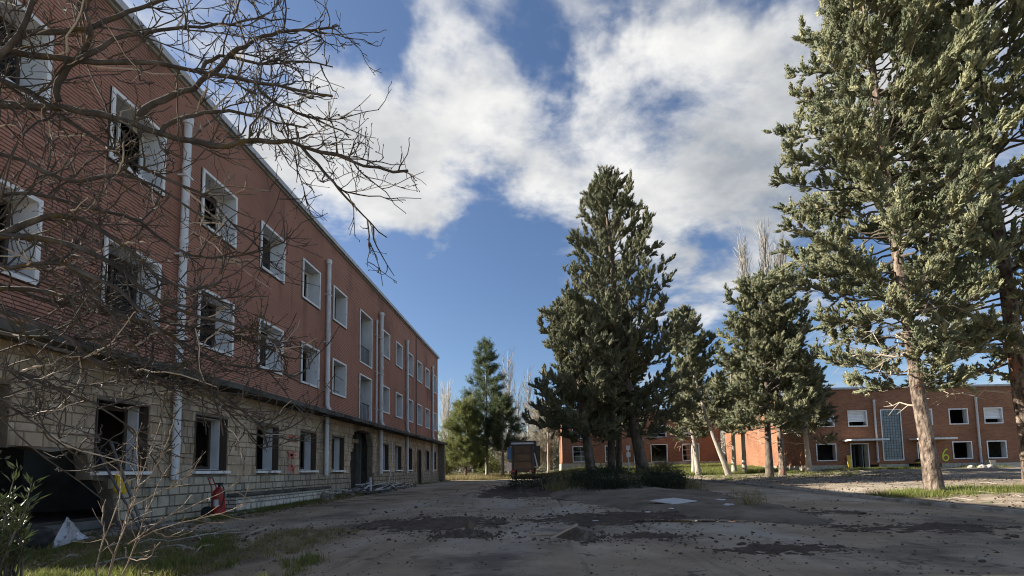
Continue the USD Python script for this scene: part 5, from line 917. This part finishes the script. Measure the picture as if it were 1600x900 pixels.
m = prism(sbox(-1.25, 4.7, 1.25, 6.6).buffer(-.12).buffer(.12), 0, 1.75); v, f = m.get(); cbm = obj('cab', (v + [tx, ty, tz_ + 1.1], f), 'truck_blue', tk)
obj('rear_window', bx(-.9, .9, 4.68, 4.697, 2.0, 2.6), 'pane', cbm)
obj('side_box', bx(-1.38, -1.02, .5, 2.2, 1.75, 2.85), 'truck_blue', tk); obj('side_box', bx(1.02, 1.55, .4, 2.4, 1.15, 2.95), 'truck_dark', tk); obj('side_panel', bx(1.04, 1.5, .36, .399, 2.1, 2.9), 'truck_dark', tk); obj('hopper', prism(Polygon([(tx - 1.2, ty + 1.0), (tx + 1.25, ty + 1.0), (tx + 1.1, ty + 3.4), (tx - 1.0, ty + 3.4)]), tz_ + 3.0, tz_ + 3.45), 'truck_dark', tk); obj('tank', bx(-1.5, -1.02, .6, 2.6, .75, 1.5), 'truck_pale', tk)
obj('chassis', bx(-.45, .45, .2, 6.4, .62, .94), 'truck_dark', tk)
for s in (-1, 1):
    for yy in (1.0, 2.3, 5.7):
        w = trimesh.creation.cylinder(radius=.5, height=.34, sections=24); w.apply_transform(trimesh.transformations.rotation_matrix(np.pi / 2, (0, 1, 0))); w.apply_translation((tx + s * .92, ty + yy, tz_ + .5)); wp = obj('wheel', w, 'black_rubber', tk, smooth=35)
        h_ = trimesh.creation.cylinder(radius=.24, height=.05, sections=16); h_.apply_transform(trimesh.transformations.rotation_matrix(np.pi / 2, (0, 1, 0))); h_.apply_translation((tx + s * 1.10, ty + yy, tz_ + .5)); obj('hub', h_, 'truck_pale', wp, smooth=35)
    m = MB(); m.obox((tx + s * 1.16, ty + .9, tz_ + 1.25), (.28, .7, .05), rotx(.5 * s)); obj('mudguard', m, 'truck_pale', tk); obj('tail_light', bx(s * .80 - .12, s * .80 + .12, -.10, -.061, .66, .79), 'red_paint', tk)
    obj('mirror', bx(s * 1.36 - .1, s * 1.36 + .1, 6.2, 6.26, 2.0, 2.5), 'truck_dark', tk)
m = MB(); m.tube([(tx + 1.02, ty + .1, tz_ + 2.3), (tx + 1.28, ty + .1, tz_ + 1.1)], .06, 8); obj('stay', m, 'truck_pale', tk)

# small things before the right-hand block
m = MB(); m.obox((23.2, 34.72, RZ + .55), (.28, .05, 1.15), rotx(-.12)); lone('yellow_board', m, 'yellow_paint', 'narrow yellow board leaning left of the first canopied door', 'board')
bn = thing('bin', 'black bin with a yellow band beside the second canopied door', 'bin', (28.1, 34.5, RZ)); m = trimesh.creation.cone if False else None
for nm, z0, z1, r0_, r1_, mt in (('body', 0, .62, .22, .26, 'black_rubber'), ('band', .45, .56, .262, .266, 'yellow_paint'), ('lid', .62, .78, .27, .12, 'black_rubber')):
    mm = MB(); mm.tube([(28.1, 34.5, RZ + z0), (28.1, 34.5, RZ + z1)], [r0_, r1_], 14); obj(nm, mm, mt, bn, smooth=35)
for k, (x, y, s) in enumerate([(31.0, 33.6, .22), (31.5, 33.3, .26), (31.9, 33.8, .2), (32.2, 33.5, .28), (31.3, 33.9, .18)]): lone('pale_rock', lump((x, y, gz(x, y) + .1), np.array([s, s * .8, s * .7]), 30 + k, .5, 2), 'concrete', 'pale lump of rubble before the ground-floor window beside the sprayed numeral', 'rubble lump', 'pale rubble lumps')
m = MB(); m.box((32.45, 33.7, .3), (32.85, 34.1, .95)); lone('white_block', m, 'stone_rough', 'pale upright block at the foot of the downpipe on the brick block', 'block')
m = MB(); m.box((32.86, 33.72, .3), (36.4, 33.95, .72)); lone('low_wall', m, 'concrete', 'low concrete ledge under the right ground-floor windows', 'ledge')
n = 160; c = np.column_stack([r.uniform(9.8, 24, n), r.uniform(11, 33, n)]); m = MB()
for x, y in c: a = r.uniform(0, 3.1); d = np.array([math.cos(a), math.sin(a), 0]) * r.uniform(.1, .5); p = np.array([x, y, float(relief(x, y)) + .08]); m.tube([p - d, p + [0, 0, .04], p + d], [.012, .009, .005], 4, False)
obj('fallen_twigs', m, 'bark_pale', None, kind='stuff')
